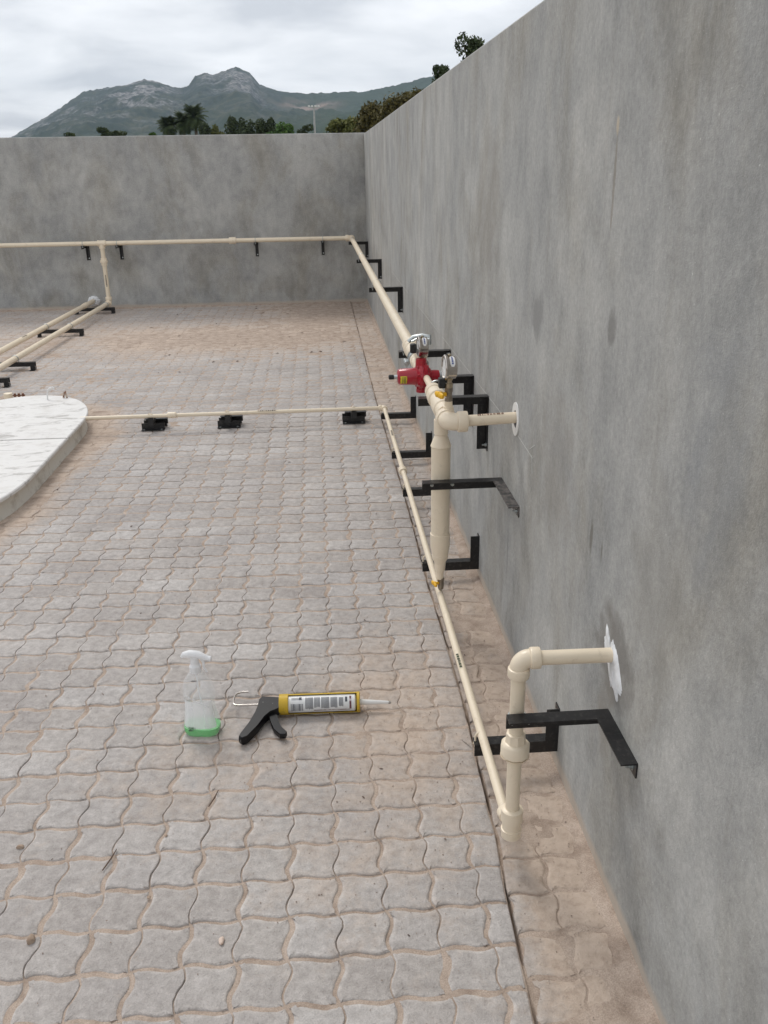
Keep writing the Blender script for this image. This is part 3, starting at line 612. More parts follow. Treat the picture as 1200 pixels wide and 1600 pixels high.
def gauge(label, c, dirn, stem_to, R_=0.040, group='pressure gauges', case_m=None):
    """side-on dial gauge: c = case centre, dirn = where its face looks"""
    c = Vector(c); d = Vector(dirn).normalized(); t_ = thing('pressure_gauge', label, 'gauge', stem_to, group)
    MB().lathe(c-d*0.021, d, [(0, R_*0.80), (0.003, R_*0.90), (0.029, R_*0.92), (0.030, R_*0.93), (0.031, R_*0.93)], 40).build('case', M_steel, t_)
    MB().lathe(c+d*0.008, d, [(0, R_*0.94), (0.001, R_*1.03), (0.007, R_*1.05), (0.010, R_*1.0), (0.011, R_*0.92), (0.010, R_*0.88), (0.006, R_*0.86)], 40, caps=False).build('bezel', M_steel, t_)
    MB().lathe(c+d*0.013, d, [(0, R_*0.88), (0.002, R_*0.88)], 40).build('dial', M_white, t_)
    dd, u, w = basis(d); b = MB(); q = c+d*0.0155
    for k in range(25):
        a = R(-135+270*k/24)+math.pi/2; r1, r2 = R_*0.68, R_*(0.80 if k % 6 == 0 else 0.76)
        e = (u*math.cos(a)+w*math.sin(a)); f = (-u*math.sin(a)+w*math.cos(a))*0.0006; i = len(b.v)
        b.v += [tuple(q+e*r1-f), tuple(q+e*r2-f), tuple(q+e*r2+f), tuple(q+e*r1+f)]; b.f.append((i, i+1, i+2, i+3))
    e = (u*0.6+w*0.8).normalized(); f = d.cross(e)*0.001; i = len(b.v)
    b.v += [tuple(q-e*R_*0.2-f), tuple(q+e*R_*0.6), tuple(q-e*R_*0.2+f)]; b.f.append((i, i+1, i+2)); b.build('needle_and_scale', M_ink, t_, fix=False)
    # white rating label wrapped on the rim, on the side toward the viewer, with a dark line of writing
    v1 = Vector((0, 0, 1)) - d*d.z; v1.normalize(); v2 = d.cross(v1)
    if v2.y > 0: v2 = -v2
    def rimlab(a0, a1, wd, rr, m_, nm, n=10, skip=0):
        bb = MB(); 
        for k in range(n+1):
            a = a0+(a1-a0)*k/n; e_ = v1*math.cos(a)+v2*math.sin(a); endk = min(k, n-k)/n; ww = wd*(0.5+min(0.5, endk*3))
            for s in (-1, 1): bb.v.append(tuple(c-d*0.005+e_*rr+d*ww*s))
        for k in range(n):
            if skip and k % skip == skip-1: continue
            bb.f.append((2*k, 2*k+1, 2*k+3, 2*k+2))
        return bb.build(nm, m_, t_, fix=False)
    rimlab(R(8), R(75), 0.008, R_*0.935, M_white, 'rating_label')
    rimlab(R(16), R(66), 0.0028, R_*0.945, M_blue, 'label_text', 16, 4)
    MB().cyl(c+Vector((0, 0, R_*0.9)), c+Vector((0, 0, R_*1.10)), 0.006, 12, 0.001).build('vent_plug', M_bronze, t_)
    st = Vector(stem_to); top = c-Vector((0, 0, R_*0.86))
    b = MB(); b.lathe(top+Vector((0, 0, 0.004)), st-top, [(0, 0.013), (0.010, 0.012), (0.012, 0.009), (0.020, 0.009), (0.021, 0.0125), (0.034, 0.0125), (0.035, 0.008), ((st-top).length+0.004, 0.008)], 6 if False else 12)
    b.build('stem', M_bronze, t_)
    return t_
GD = (-1, -0.05, 0.0)
gauge('steel pressure gauge standing directly above the red regulator', (-0.219, 3.46, 0.938), GD, (-0.219, 3.46, 0.865))
gauge('steel pressure gauge on the stem above the pipe tee, nearer the wall stub', (-0.212, 2.76, 1.002), GD, (-0.212, 2.76, 0.935))

# --- pipe from the regulator down to tee, elbow and the wall stub, with the drip filter
t7 = thing('gas_pipe', 'cream pipe assembly with tee and elbow entering the wall through a white ring', 'pipe', (X7, 2.8, Z7))
pipe(t7, (X7+0.003, RY-0.01, Z7-0.004), (X7, 3.13, Z7), 0.0135)
b = MB(); b.lathe((X7, 3.20, Z7), (0, -1, 0), [(0, 0.0135), (0.001, 0.018), (0.025, 0.024), (0.05, 0.031), (0.09, 0.032), (0.092, 0.0285), (0.12, 0.028), (0.122, 0.034), (0.185, 0.035), (0.188, 0.029), (0.25, 0.029), (0.255, 0.035), (0.33, 0.035), (0.335, 0.0305), (0.39, 0.030)], 32)
b.build('reducer', M_cream2, t7)
EY = 2.715; EZ = 0.833
elbow(t7, (-0.220, EY, EZ), (0, 1, 0), (1, 0, 0), 0.024, k=1.3, bend=1.1)
pipe(t7, (-0.19, EY, EZ+0.001), (0.03, EY-0.012, EZ+0.012), 0.0185, 'wall_stub')
printmark(t7, (-0.125, EY-0.0035, EZ+0.0047), (1, -0.055, 0.05), 0.0187, (0, -0.25, 1), 0.085, 0.30, mat('brown_pipe_print', (0.16, 0.09, 0.06), 0.6, noise=(120, (0.5, 0.38, 0.28), 0.5, 0.6)))
b = MB(); b.lathe((-0.212, 2.77, Z7+0.008), (0, 0, 1), [(0, 0.020), (0.03, 0.0165), (0.031, 0.0135), (0.055, 0.013)], 20); b.build('gauge_branch', M_cream2, t7)
t7b = thing('needle_valve', 'slim grey metal valve with yellow handle under the second gauge', 'valve', (-0.212, 2.77, 0.89))
MB().lathe((-0.212, 2.768, 0.890), (0, 0, 1), [(0, 0.013), (0.012, 0.013), (0.013, 0.0115), (0.03, 0.0115), (0.031, 0.0135), (0.046, 0.0135), (0.047, 0.0115), (0.058, 0.0115)], 12).build('valve_body', M_brass, t7b)
def yhandle(parent, p, d, s=1.0):
    p = Vector(p); d = Vector(d).normalized(); b = MB(); b.lathe(p, d, [(0, 0.006*s), (0.012*s, 0.006*s), (0.0125*s, 0.009*s), (0.02*s, 0.009*s)], 12)
    dd, u, w = basis(d)
    for sg in (-1, 1): b.sweep([p+d*0.016*s, p+d*0.020*s+w*sg*0.012*s, p+d*0.018*s+w*sg*0.021*s], [0.0085*s, 0.0085*s, 0.006*s], 10, flat=0.65)
    return b.build('handle', M_yel, parent)
MB().box((-0.246, 2.752, 0.935), (-0.224, 2.778, 0.968)).build('valve_cap', M_blk, t7b, bevel=0.003)
yhandle(t7b, (-0.223, 2.758, 0.915), (-1, -0.35, 0), 1.25)
# filter: swollen vertical pot
FX, FY = -0.214, 2.925
t8 = thing('gas_filter', 'fat vertical cream drip pot hanging below the tee with tapered foot', 'drip pot', (FX, FY, 0.16))
b = MB(); b.lathe((FX, FY, 0.805), (0, 0, -1), [(0, 0.020), (0.02, 0.0225), (0.021, 0.0255), (0.072, 0.0255), (0.073, 0.023), (0.076, 0.022), (0.105, 0.033), (0.112, 0.0355), (0.116, 0.037), (0.12, 0.0355)], 36); b.build('top_cap', M_cream2, t8)
MB().lathe((FX, FY, 0.687), (0, 0, -1), [(0, 0.0345), (0.335, 0.0335)], 36).build('body', M_cream, t8)
b = MB(); b.lathe((FX, FY, 0.354), (0, 0, -1), [(0, 0.034), (0.001, 0.0365), (0.05, 0.036), (0.085, 0.030), (0.086, 0.031), (0.10, 0.0295), (0.115, 0.022), (0.118, 0.0215), (0.150, 0.019), (0.152, 0.0145), (0.185, 0.0135)], 32); b.build('tapered_foot', M_cream2, t8)
t9 = thing('drain_valve', 'small dull metal drain valve with yellow handle at the foot of the drip pot', 'valve', (FX+0.004, FY, 0.12))
MB().lathe((FX+0.004, FY, 0.172), (0, 0, -1), [(0, 0.0135), (0.012, 0.0135), (0.013, 0.0115), (0.03, 0.0115), (0.031, 0.012), (0.045, 0.0105)], 10).build('valve_body', M_brass, t9)
yhandle(t9, (FX-0.005, FY-0.004, 0.152), (-1, -0.3, 0.0), 0.95)
# small standing light nipple beside regulator's outlet (loose cream clip)
# --- white ring and filler patch
FC = Vector((0, 2.705, 0.838))
t10 = thing('pipe_escutcheon', 'white oval cover ring round the pipe hole in the right wall', 'cover ring', tuple(FC))
b = MB(); n_ = 40
for x in (-0.003, 0.002):
    for rr in (0.028, 0.052):
        for k in range(n_):
            a = 2*math.pi*k/n_; b.v.append((x, FC.y+rr*0.92*math.cos(a), FC.z+rr*1.06*math.sin(a)))
for k in range(n_):
    k2 = (k+1) % n_; b.f += [(k, k2, n_+k2, n_+k), (2*n_+k, 3*n_+k, 3*n_+k2, 2*n_+k2), (n_+k, n_+k2, 3*n_+k2, 3*n_+k), (k2, k, 2*n_+k, 2*n_+k2)]
b.build('ring', M_white, t10)
MB().lathe((-0.0006, FC.y, FC.z), (1, 0, 0), [(0, 0.029), (0.002, 0.029)], 30).build('dark_hole', M_ink, t10)
def ragged(name, label, cat, c, pts, x_out, m_, seed, jag=0.12, axis='x'):
    """thin daub with a ragged outline, thicker in the middle; pts = outline in (along, up)"""
    r_ = random.Random(seed); out_ = []
    for i in range(len(pts)):
        p, q = pts[i], pts[(i+1) % len(pts)]
        for k in range(5):
            t = k/5; j = r_.uniform(-1, 1)*jag*0.03
            out_.append((p[0]+(q[0]-p[0])*t+j*0.6, p[1]+(q[1]-p[1])*t+j))
    b = MB(); n = len(out_); cx = sum(p[0] for p in out_)/n; cy = sum(p[1] for p in out_)/n
    for (s, h) in ((1.0, 0.0), (0.93, 0.6), (0.6, 1.0), (0.3, 0.9)):
        for (px, py) in out_:
            hh = h*x_out*(0.85+0.3*r_.random()); P = (cx+(px-cx)*s, cy+(py-cy)*s)
            b.v.append((0.001-hh, P[0], P[1]) if axis == 'x' else (P[0], 11.53-hh, P[1]))
    b.v.append((0.001-x_out*0.9, cx, cy) if axis == 'x' else (cx, 11.53-x_out*0.9, cy))
    for r in range(3):
        for k in range(n): k2 = (k+1) % n; b.f.append((r*n+k, r*n+k2, (r+1)*n+k2, (r+1)*n+k))
    for k in range(n): b.f.append((3*n+k, 3*n+(k+1) % n, 4*n))
    o = b.build(name, m_, origin=c); return tag(o, label, cat)
ragged('filler_patch', 'ragged white filler daubed around the lower stub pipe on the right wall', 'filler', (0, 1.64, 0.575),
       [(1.70, 0.635), (1.668, 0.60), (1.652, 0.612), (1.625, 0.605), (1.600, 0.575), (1.578, 0.545), (1.572, 0.525), (1.592, 0.517), (1.603, 0.492), (1.618, 0.512), (1.64, 0.50), (1.66, 0.525), (1.672, 0.55), (1.700, 0.562), (1.712, 0.60)], 0.005, M_putty, 3, 0.3)
ragged('putty_collar', 'small lump of white putty where the floor pipe leaves the end wall', 'putty', (-3.48, 11.53, 0.1),
       [(-3.56, 0.10), (-3.54, 0.145), (-3.49, 0.165), (-3.43, 0.15), (-3.40, 0.10), (-3.43, 0.045), (-3.49, 0.035), (-3.54, 0.05)], 0.05, M_putty, 9, 0.15, 'y')

# --- low thin pipe: from the white cover across the yard, then along the wall; and the near riser
PL = 0.0125; ZL = 0.111; XL = -0.218; YL = 5.675
t11 = thing('gas_pipe', 'thin cream pipe crossing the paving from the white cover to the right wall', 'pipe', (-1.2, YL, ZL))
pipe(t11, (XL-0.02, YL, ZL), (-2.22, YL+0.006, ZL-0.004), PL); coupling(t11, (-1.625, YL, ZL), (1, 0, 0), PL, 0.055, 1.6)
elbow(t11, (XL, YL, ZL), (-1, 0, 0), (0, -1, 0), PL*1.1, k=1.4)
printmark(t11, (-1.06, YL, ZL), (1, 0, 0), PL, (0, -0.6, 1), 0.12, 0.3)
t12 = thing('gas_pipe', 'thin cream pipe running low along the foot of the right wall', 'pipe', (XL, 3.6, ZL))
pipe(t12, (XL, YL-0.02, ZL), (XL+0.004, 1.70, ZL), PL)
coupling(t12, (XL, 4.36, ZL), (0, 1, 0), PL, 0.05, 1.75)
M_print2 = mat('pipe_print_green', (0.045, 0.05, 0.03), 0.6, noise=(160, (0.28, 0.33, 0.16), 0.52, 0.6))
printmark(t12, (XL, 4.98, ZL), (0, 1, 0), PL, (-0.1, -0.5, 1), 0.11, 0.4)
printmark(t12, (XL, 2.37, ZL), (0, 1, 0), PL, (-0.1, -0.5, 1), 0.085, 0.42, M_print2)
XR, YR = -0.206, 1.672; PN = 0.0168
t13 = thing('gas_pipe', 'near cream riser pipe with union nut and elbow turning into the white filler', 'pipe', (XR, YR, 0.1))
pipe(t13, (XR, YR, 0.14), (XR, YR, 0.55), PN)
b = MB(); b.lathe((XR, YR, ZL-0.040), (0, 0, 1), [(0, 0.019), (0.004, 0.0245), (0.026, 0.0255), (0.027, 0.023), (0.05, 0.0225), (0.051, 0.0265), (0.083, 0.0265), (0.086, 0.022), (0.087, PN)], 28)
b.lathe((XR-0.004, YR-0.004, ZL), (-0.12, 1, 0), [(0, 0.016), (0.028, 0.016), (0.029, 0.0185), (0.05, 0.0185), (0.052, PL)], 24)
b.build('bottom_elbow', M_cream2, t13)
b = MB(); zc = 0.296
b.lathe((XR, YR, zc), (0, 0, 1), [(0, PN), (0.001, 0.0215), (0.016, 0.0225), (0.017, 0.0345)], 28, caps=False)
b.lathe((XR, YR, zc+0.017), (0, 0, 1), [(0, 0.030), (0.003, 0.0345), (0.030, 0.0345), (0.036, 0.0300), (0.038, 0.0255)], 10)
b.lathe((XR, YR, zc+0.050), (0, 0, 1), [(0, 0.0245), (0.006, 0.0245), (0.012, 0.0235), (0.028, 0.0225), (0.030, PN)], 8)
b.build('union_nut', M_cream2, t13)
EZ2 = 0.573
elbow(t13, (XR, YR, EZ2), (0, 0, -1), (1, -0.05, 0.02), PN, k=1.36, bend=1.25)
pipe(t13, (XR+0.02, YR-0.001, EZ2), (0.02, YR-0.022, EZ2+0.010), PN, 'wall_stub')

# ------------------------------------------------------------------ angle-iron brackets
W, TK = 0.037, 0.0035
def arm_mb(a, flange_top_in=False):
    b = MB(); b.box((-a, -TK, -W), (0, 0, 0)); b.box((-a, -W, -TK), (0, -TK-0.0002, 0) if True else 0); return b
def bracket(loc, kind, label, a=0.25, l=0.185, ub=None, group='black angle brackets on the right wall', m_=None, rotz=0.0):
    """kind: 'up' = arm on top, leg down the wall; 'floor' = arm low, leg up the wall; 'flat' = both horizontal. ub=(x, r)"""
    m_ = m_ or M_black; t_ = thing('angle_bracket', label, 'bracket', loc, group); L = Vector(loc)
    arm = MB(); leg = MB()
    arm.box((-a, -TK, -W), (0, 0, 0)); arm.box((-a, -W, -TK), (-0.0002, -TK-0.0002, 0))
    leg.box((-W, -TK, -l), (0, 0, -W-0.0003)); leg.box((-TK, -W, -l), (0, -TK-0.0002, -TK-0.0004))
    if kind == 'floor':
        arm = MB(); arm.box((-a, 0, 0), (0, TK, W)); arm.box((-a, TK+0.0002, W-TK), (-TK-0.0005, W, W))
        leg.map(lambda x, y, z: (x, -y, -z))
    if kind == 'flat':
        for q in (arm, leg): q.map(lambda x, y, z: (x, z, y))
    if kind == 'up' and a > 0.2:
        leg.lathe((-W*0.6, -TK-0.0, -l+0.02), (0, -1, 0), [(0, 0.0001), (0.0003, 0.0001)], 6) if False else None
    Mz = Matrix.Rotation(rotz, 4, 'Z')
    f = lambda x, y, z: tuple(L + Mz @ Vector((x, y, z)))
    arm.map(f).build('arm', m_, t_, smooth=False); leg.map(f).build('leg', m_, t_, smooth=False)
    # expansion bolt holding the leg
    bz = {'up': (-TK, -W*0.6, -l+0.022), 'floor': (-TK, W*0.6, l-0.022), 'flat': (-TK, -l+0.022, -W*0.6)}[kind]
    bo = MB(); bo.lathe((bz[0], bz[1], bz[2]), (-1, 0, 0), [(0, 0.009), (0.0015, 0.009), (0.0016, 0.0065), (0.007, 0.0065), (0.0071, 0.0035), (0.016, 0.0033)], 8)
    bo.map(f).build('bolt', M_galv, t_)
    if ub:
        x, r, w0 = ub; rr = r+0.0025; u = MB()
        if kind == 'up':
            yb = -W*0.5; zc_ = r-0.0+0.0005
            pts = [(x-rr, yb, -0.02), (x-rr, yb, 0.0)] + [(x-rr*math.cos(q), yb, zc_+rr*math.sin(q)) for q in np.linspace(0, math.pi, 14)] + [(x+rr, yb, 0.0), (x+rr, yb, -0.02)]
        elif kind == 'floor':
            yb = W*0.55; zc_ = W+r+0.0005
            pts = [(x-rr, yb, W-0.018), (x-rr, yb, W)] + [(x-rr*math.cos(q), yb, zc_+rr*math.sin(q)) for q in np.linspace(0, math.pi, 14)] + [(x+rr, yb, W), (x+rr, yb, W-0.018)]
        else:
            zb = -W*0.45; yc_ = r+0.0005
            pts = [(x-rr, -0.016, zb), (x-rr, 0, zb)] + [(x-rr*math.cos(q), yc_+rr*math.sin(q), zb) for q in np.linspace(0, math.pi, 14)] + [(x+rr, 0, zb), (x+rr, -0.016, zb)]
        u.sweep(pts, 0.003, 8)
        for s in (-1, 1):
            if kind == 'flat': u.lathe((x+s*rr, -TK-0.0005, zb), (0, -1, 0), [(0, 0.0068), (0.005, 0.0068)], 6)
            else: u.lathe((x+s*rr, yb, (-TK-0.0005) if kind == 'up' else W-TK-0.0005), (0, 0, -1), [(0, 0.0065), (0.005, 0.0065)], 6)
        u.map(f).build('u_bolt', M_galv if w0 else M_cream, t_)
    return t_
G1 = 'black angle brackets holding the high pipe on the right wall'
for y, z, lb, a, ub in ((11.1, .785, 'black angle bracket high in the far corner of the walls', .24, None), (8.82, .785, 'black angle bracket under the high pipe, second from the far corner', .245, (XU, PR, 1)),
                  (6.63, .785, 'black angle bracket under the high pipe, third from the far corner', .25, (XU, PR, 1)),
                  (4.18, .785, 'black angle bracket just behind the gauge over the red regulator', .25, (XU, PR+0.003, 1)),
                  (3.53, .805, 'black angle bracket mostly hidden behind the red regulator outlet', .17, None),
                  (3.20, .800, 'black angle bracket under the reducer between regulator and tee', .265, (XU, 0.030, 1))):
    bracket((0, y, z), 'up', lb, a=a, l=(.19 if y > 5 else .039) if y > 3.6 else .215, ub=ub, group=G1)
G2 = 'black angle brackets standing low at the foot of the right wall'
for y, z, lb in ((5.71, .022, 'black low bracket at the corner of the thin pipe'), (4.84, .022, 'black low bracket under the thin pipe, second from its corner elbow'),
             (4.14, .045, 'black low bracket partly hidden behind the scuffed flat bracket and drip pot'), (3.28, .030, 'black low bracket beside the foot of the drip pot'), (2.01, .055, 'black low bracket behind the near riser with union nut')):
    bracket((0, y, z), 'floor', lb, a=.238, l=.15 if y > 2.5 else .14, ub=(XL, PL, 0), group=G2)
G3 = 'black angle brackets laid flat against the right wall'
t_ = bracket((0, 1.648, .443), 'flat', 'black flat angle bracket clamping the near riser below the white filler', a=.236, l=.20, ub=(XR, PN, 1), group=G3)
t_ = bracket((0, 2.892, .573), 'flat', 'scuffed black flat angle bracket clamping the fat drip pot', a=.285, l=.295, ub=(FX, 0.034, 1), group=G3)
for ch in t_.children:
    if ch.name.startswith('leg'): ch.data.materials[0] = M_scuff; ch['label'] = 'worn leg with pale scuffed paint'
G4 = 'black angle brackets on the far end wall'
for x, lb in ((-5.2, None), (-3.49, 'black bracket under the far pipe, left of the tee'), (-3.08, 'black bracket under the far pipe, right of the tee'), (-1.40, 'black bracket under the far pipe, just right of the coupling'), (-0.57, 'black bracket under the far pipe, nearest the corner of the walls')):
    if lb: bracket((x, 11.529, .785), 'up', lb, a=.245, l=.185, ub=(-0.219, PR, 1), group=G4, rotz=math.pi/2)

# bridge supports under the two floor pipes
G5 = 'black bridge supports under the two floor pipes'
for y, lb in ((11.12, 'black bridge support nearest the end wall, below the drop pipe elbow'), (9.55, 'black bridge support under the floor pipes, second from the end wall'),
              (7.83, 'black bridge support under the floor pipes, third from the end wall'), (7.20, 'black bridge support at the left edge beyond the white cover')):
    xr = -3.145 if y > 7.5 else -3.17; xl = -3.62; h = 0.07
    t_ = thing('pipe_support', lb, 'pipe support', (-3.4, y, 0), G5)
    MB().box((xl, y-0.02, h-TK), (xr, y+0.02, h)).box((xl, y+0.016, h-0.04), (xr, y+0.02, h-TK-0.0003)).box((xl, y-0.02, h-0.037), (xr, y-0.0165, h-TK-0.0003)).build('beam', M_black, t_, smooth=False)
    for sx_, x in ((1, xr), (-1, xl)):
        x0, x1 = (x-0.04, x) if sx_ > 0 else (x, x+0.04)
        MB().box((x0+.0, y-0.024, 0.002), (x1+0.002, y-0.0205, h-0.01)).box((x1-0.0015 if sx_ > 0 else x0-0.002, y-0.0204, 0.003), (x1+0.002 if sx_ > 0 else x0+0.0015, y+0.0155, h-0.0385)).box((x0-0.0, y-0.055, 0.002), (x1+0.002, y-0.0242, 0.0055)).build('foot', M_black, t_, smooth=False)
    for px_ in (XB-0.085*(YB-y)/4.4, -3.485-0.10*(YB+0.2-y)/4.4):
        rr = PR+0.003; MB().sweep([(px_-rr, y, h-0.02), (px_-rr, y, h)]+[(px_-rr*math.cos(q), y, 0.10+rr*math.sin(q)) for q in np.linspace(0, math.pi, 12)]+[(px_+rr, y, h), (px_+rr, y, h-0.02)], 0.0035, 8).build('u_bolt', M_galv, t_)

# small two-piece feet under the thin crossing pipe
G6 = 'small black floor feet under the thin crossing pipe'
for x, lb in ((-1.765, 'small black floor foot under the crossing pipe, nearest the white cover'), (-1.262, 'small black floor foot in the middle of the crossing pipe'), (-0.423, 'small black floor foot near the corner elbow of the crossing pipe')):
    t_ = thing('floor_support', lb, 'pipe foot', (x, YL, 0), G6); w = 0.076
    MB().box((x-w, YL+0.135, 0.003), (x+w, YL+0.1385, 0.045)).box((x-w, YL+0.139, 0.003), (x+w, YL+0.17, 0.0065)).build('lower_angle', M_black, t_, smooth=False)
    MB().box((x-w*0.93+0.012, YL+0.075, 0.066), (x+w*1.0+0.012, YL+0.12, 0.0695)).box((x-w*0.93+0.012, YL+0.1205, 0.022), (x+w+0.012, YL+0.124, 0.0695)).build('upper_angle', M_black, t_, smooth=False)
    MB().box((x-w, YL+0.052, 0.003), (x+w, YL+0.0555, 0.046)).box((x-w, YL+0.018, 0.003), (x+w, YL+0.0518, 0.0065)).build('front_angle', M_black, t_, smooth=False)
    MB().box((x-0.018, YL-0.018, 0.050), (x+0.018, YL+0.075, 0.098)).build('saddle_block', M_blk, t_, smooth=False)
    for s in (-1, 1): MB().lathe((x+s*w*0.75, YL+0.034, 0.0068), (0, 0, 1), [(0, 0.007), (0.004, 0.007)], 6).build('bolt', M_galv, t_)
    rr = PL+0.003; MB().sweep([(x-rr, YL, 0.085)]+[(x-rr*math.cos(q), YL, ZL+rr*math.sin(q)) for q in np.linspace(0, math.pi, 12)]+[(x+rr, YL, 0.085)], 0.003, 8).build('u_bolt', M_cream, t_)

# ------------------------------------------------------------------ white inspection cover
def super_outline(inset, n=96):
    x0, x1, y0, y1 = -3.15+inset, -2.18-inset, 3.70+inset, 6.34-inset
    pts = []
    def arc(cx, cy, rx, ry, a0, a1, k=16):
        for i in range(k): a = R(a0+(a1-a0)*i/(k-1)); pts.append((cx+rx*math.cos(a), cy+ry*math.sin(a)))
    rb = 0.484-inset; ryb = 0.75-inset; rf = 0.46-inset; ry_f = 0.82-inset
    arc(x1-rb, y1-ryb, rb, ryb, 0, 90); arc(x0+rb, y1-ryb, rb, ryb, 90, 180)
    arc(x0+rf, y0+ry_f, rf, ry_f, 180, 270); arc(x1-rf, y0+ry_f, rf, ry_f, 270, 360)
    return pts
M_cover = mat('worn_white_paint', (0.68, 0.67, 0.65), 0.55, noise=(9, (0.55, 0.53, 0.50), 0.5, 0.75), bump=(30, 0.25, 0.004))
tcm = M_cover.node_tree; bb = tcm.nodes['Principled BSDF']; vv = N(tcm, 'ShaderNodeTexCoord').outputs['Object']
sc_ = noise_n(tcm, mapn(tcm, vv, (2.2, 6, 6)), 2.0, 8, 0.72, 0.8)
prev = bb.inputs['Base Color'].links[0].from_socket
cc = mixc(tcm, mth(tcm, 'MULTIPLY', ramp(tcm, sc_, [(0.53, (0, 0, 0)), (0.62, (1, 1, 1))]), 0.6), prev, (0.24, 0.22, 0.20))
tcm.links.new(cc, bb.inputs['Base Color'])
M_curb = mat('dirty_white_curb', (0.62, 0.60, 0.54), 0.7, noise=(12, (0.40, 0.36, 0.30), 0.52, 0.72), bump=(40, 0.4, 0.004))
t14 = thing('inspection_cover', 'worn white painted two-panel cover on a low rounded white kerb', 'cover', (-2.66, 5.0, 0))
def loft(levels):
    b = MB(); n = None
    for (ins, z) in levels:
        p = super_outline(ins); n = len(p); b.v += [(x, y, z) for x, y in p]
    for r in range(len(levels)-1):
        for k in range(n): k2 = (k+1) % n; b.f.append((r*n+k, r*n+k2, (r+1)*n+k2, (r+1)*n+k))
    b.f.append(tuple((len(levels)-1)*n+k for k in range(n))); return b
loft([(0.010, -0.02), (0.022, 0.01), (0.026, 0.06), (0.018, 0.088), (0.012, 0.094)]).build('kerb', M_curb, t14)
def lid_half(y0, y1):
    pts = [p for p in super_outline(0.0)]
    import bmesh
    bm = bmesh.new(); levels = ((0.004, 0.0945), (0.0, 0.099), (0.0, 0.113), (0.005, 0.118)); n = len(pts); vs = []
    for (ins, z) in levels: vs.append([bm.verts.new((x+(-2.665-x)*ins*2, y+(5.02-y)*ins*0.8, z)) for x, y in pts])
    for r in range(3):
        for k in range(n): bm.faces.new((vs[r][k], vs[r][(k+1) % n], vs[r+1][(k+1) % n], vs[r+1][k]))
    bm.faces.new(vs[3]); bm.faces.new(list(reversed(vs[0])))
    for yy, nn in ((y0, (0, -1, 0)), (y1, (0, 1, 0))):
        g = bmesh.ops.bisect_plane(bm, geom=list(bm.verts)+list(bm.edges)+list(bm.faces), plane_co=(0, yy, 0), plane_no=nn, clear_outer=True)
        bmesh.ops.holes_fill(bm, edges=[e for e in g['geom_cut'] if isinstance(e, bmesh.types.BMEdge)])
    b = MB(); bm.verts.index_update(); b.v = [tuple(v.co) for v in bm.verts]; b.f = [tuple(v.index for v in f.verts) for f in bm.faces]; bm.free(); return b
lid_half(5.200, 9).build('lid_panel', M_cover, t14); lid_half(0, 5.180).build('lid_panel', M_cover, t14)
b = MB(); hx, hy = -2.565, 6.20
b.sweep([(hx-0.01, hy, 0.117), (hx-0.005, hy, 0.16), (hx+0.002, hy, 0.185), (hx+0.02, hy, 0.20), (hx+0.038, hy, 0.205), (hx+0.045, hy, 0.198), (hx+0.048, hy+0.0, 0.185)], 0.005, 10)
b.build('lift_handle', M_white, t14)
b = MB(); b.sweep([(hx+0.095, hy+0.03, 0.117), (hx+0.098, hy+0.03, 0.150), (hx+0.11, hy+0.03, 0.165), (hx+0.118, hy+0.03, 0.117)], 0.007, 8); b.build('hasp', mat('rusty_white', (0.5, 0.42, 0.34), 0.7, noise=(60, (0.2, 0.08, 0.04), 0.45, 0.6)), t14)
t15 = thing('vent_stub', 'short cream vent pipe end with rusty bolts beyond the white cover', 'pipe end', (-2.99, 6.62, 0))
MB().lathe((-2.99, 6.62, 0.0), (0, 0, 1), [(0, 0.032), (0.075, 0.032), (0.077, 0.025), (0.078, 0.02)], 20).build('pipe', M_cream, t15)
b = MB()
for k in range(3): b.cyl((-2.935+0.03*k, 6.60, 0.05), (-2.935+0.03*k, 6.60, 0.075), 0.009, 8)
b.cyl((-2.95, 6.60, 0.06), (-2.86, 6.60, 0.062), 0.005, 8); b.build('bolts', mat('rust', (0.16, 0.07, 0.04), 0.8), t15)

# ------------------------------------------------------------------ caulking gun lying on the paving
gl = Vector((-0.80, 2.352, 0.0)); ZG = 0.034
t16 = thing('caulking_gun', 'yellow skeleton caulking gun with black handle lying on the paving', 'caulking gun', tuple(gl))
gd_ = Vector((1, -0.035, 0)).normalized()
def G(x, y, z): return (gl.x + gd_.x*x - gd_.y*y, gl.y + gd_.y*x + gd_.x*y, z)
# half-round cradle open toward the viewer and the sky
b = MB(); rO, rI, nS = 0.0315, 0.0300, 14
a0, a1 = R(98), R(304)       # angle in (y,z): from the top, round the back, to the bottom
for rr in (rO, rI):
    for x in (0.002, 0.255):
        for k in range(nS+1):
            a = a0+(a1-a0)*k/nS; b.v.append(G(x, -rr*math.cos(a)*1.0, ZG+rr*math.sin(a)))
M_ = nS+1
for k in range(nS):
    b.f += [(k, k+1, M_+k+1, M_+k), (2*M_+k, 3*M_+k, 3*M_+k+1, 2*M_+k+1), (k, 2*M_+k, 2*M_+k+1, k+1), (M_+k, M_+k+1, 3*M_+k+1, 3*M_+k)]
b.f += [(0, M_, 3*M_, 2*M_), (nS, 2*M_+nS, 3*M_+nS, M_+nS)]
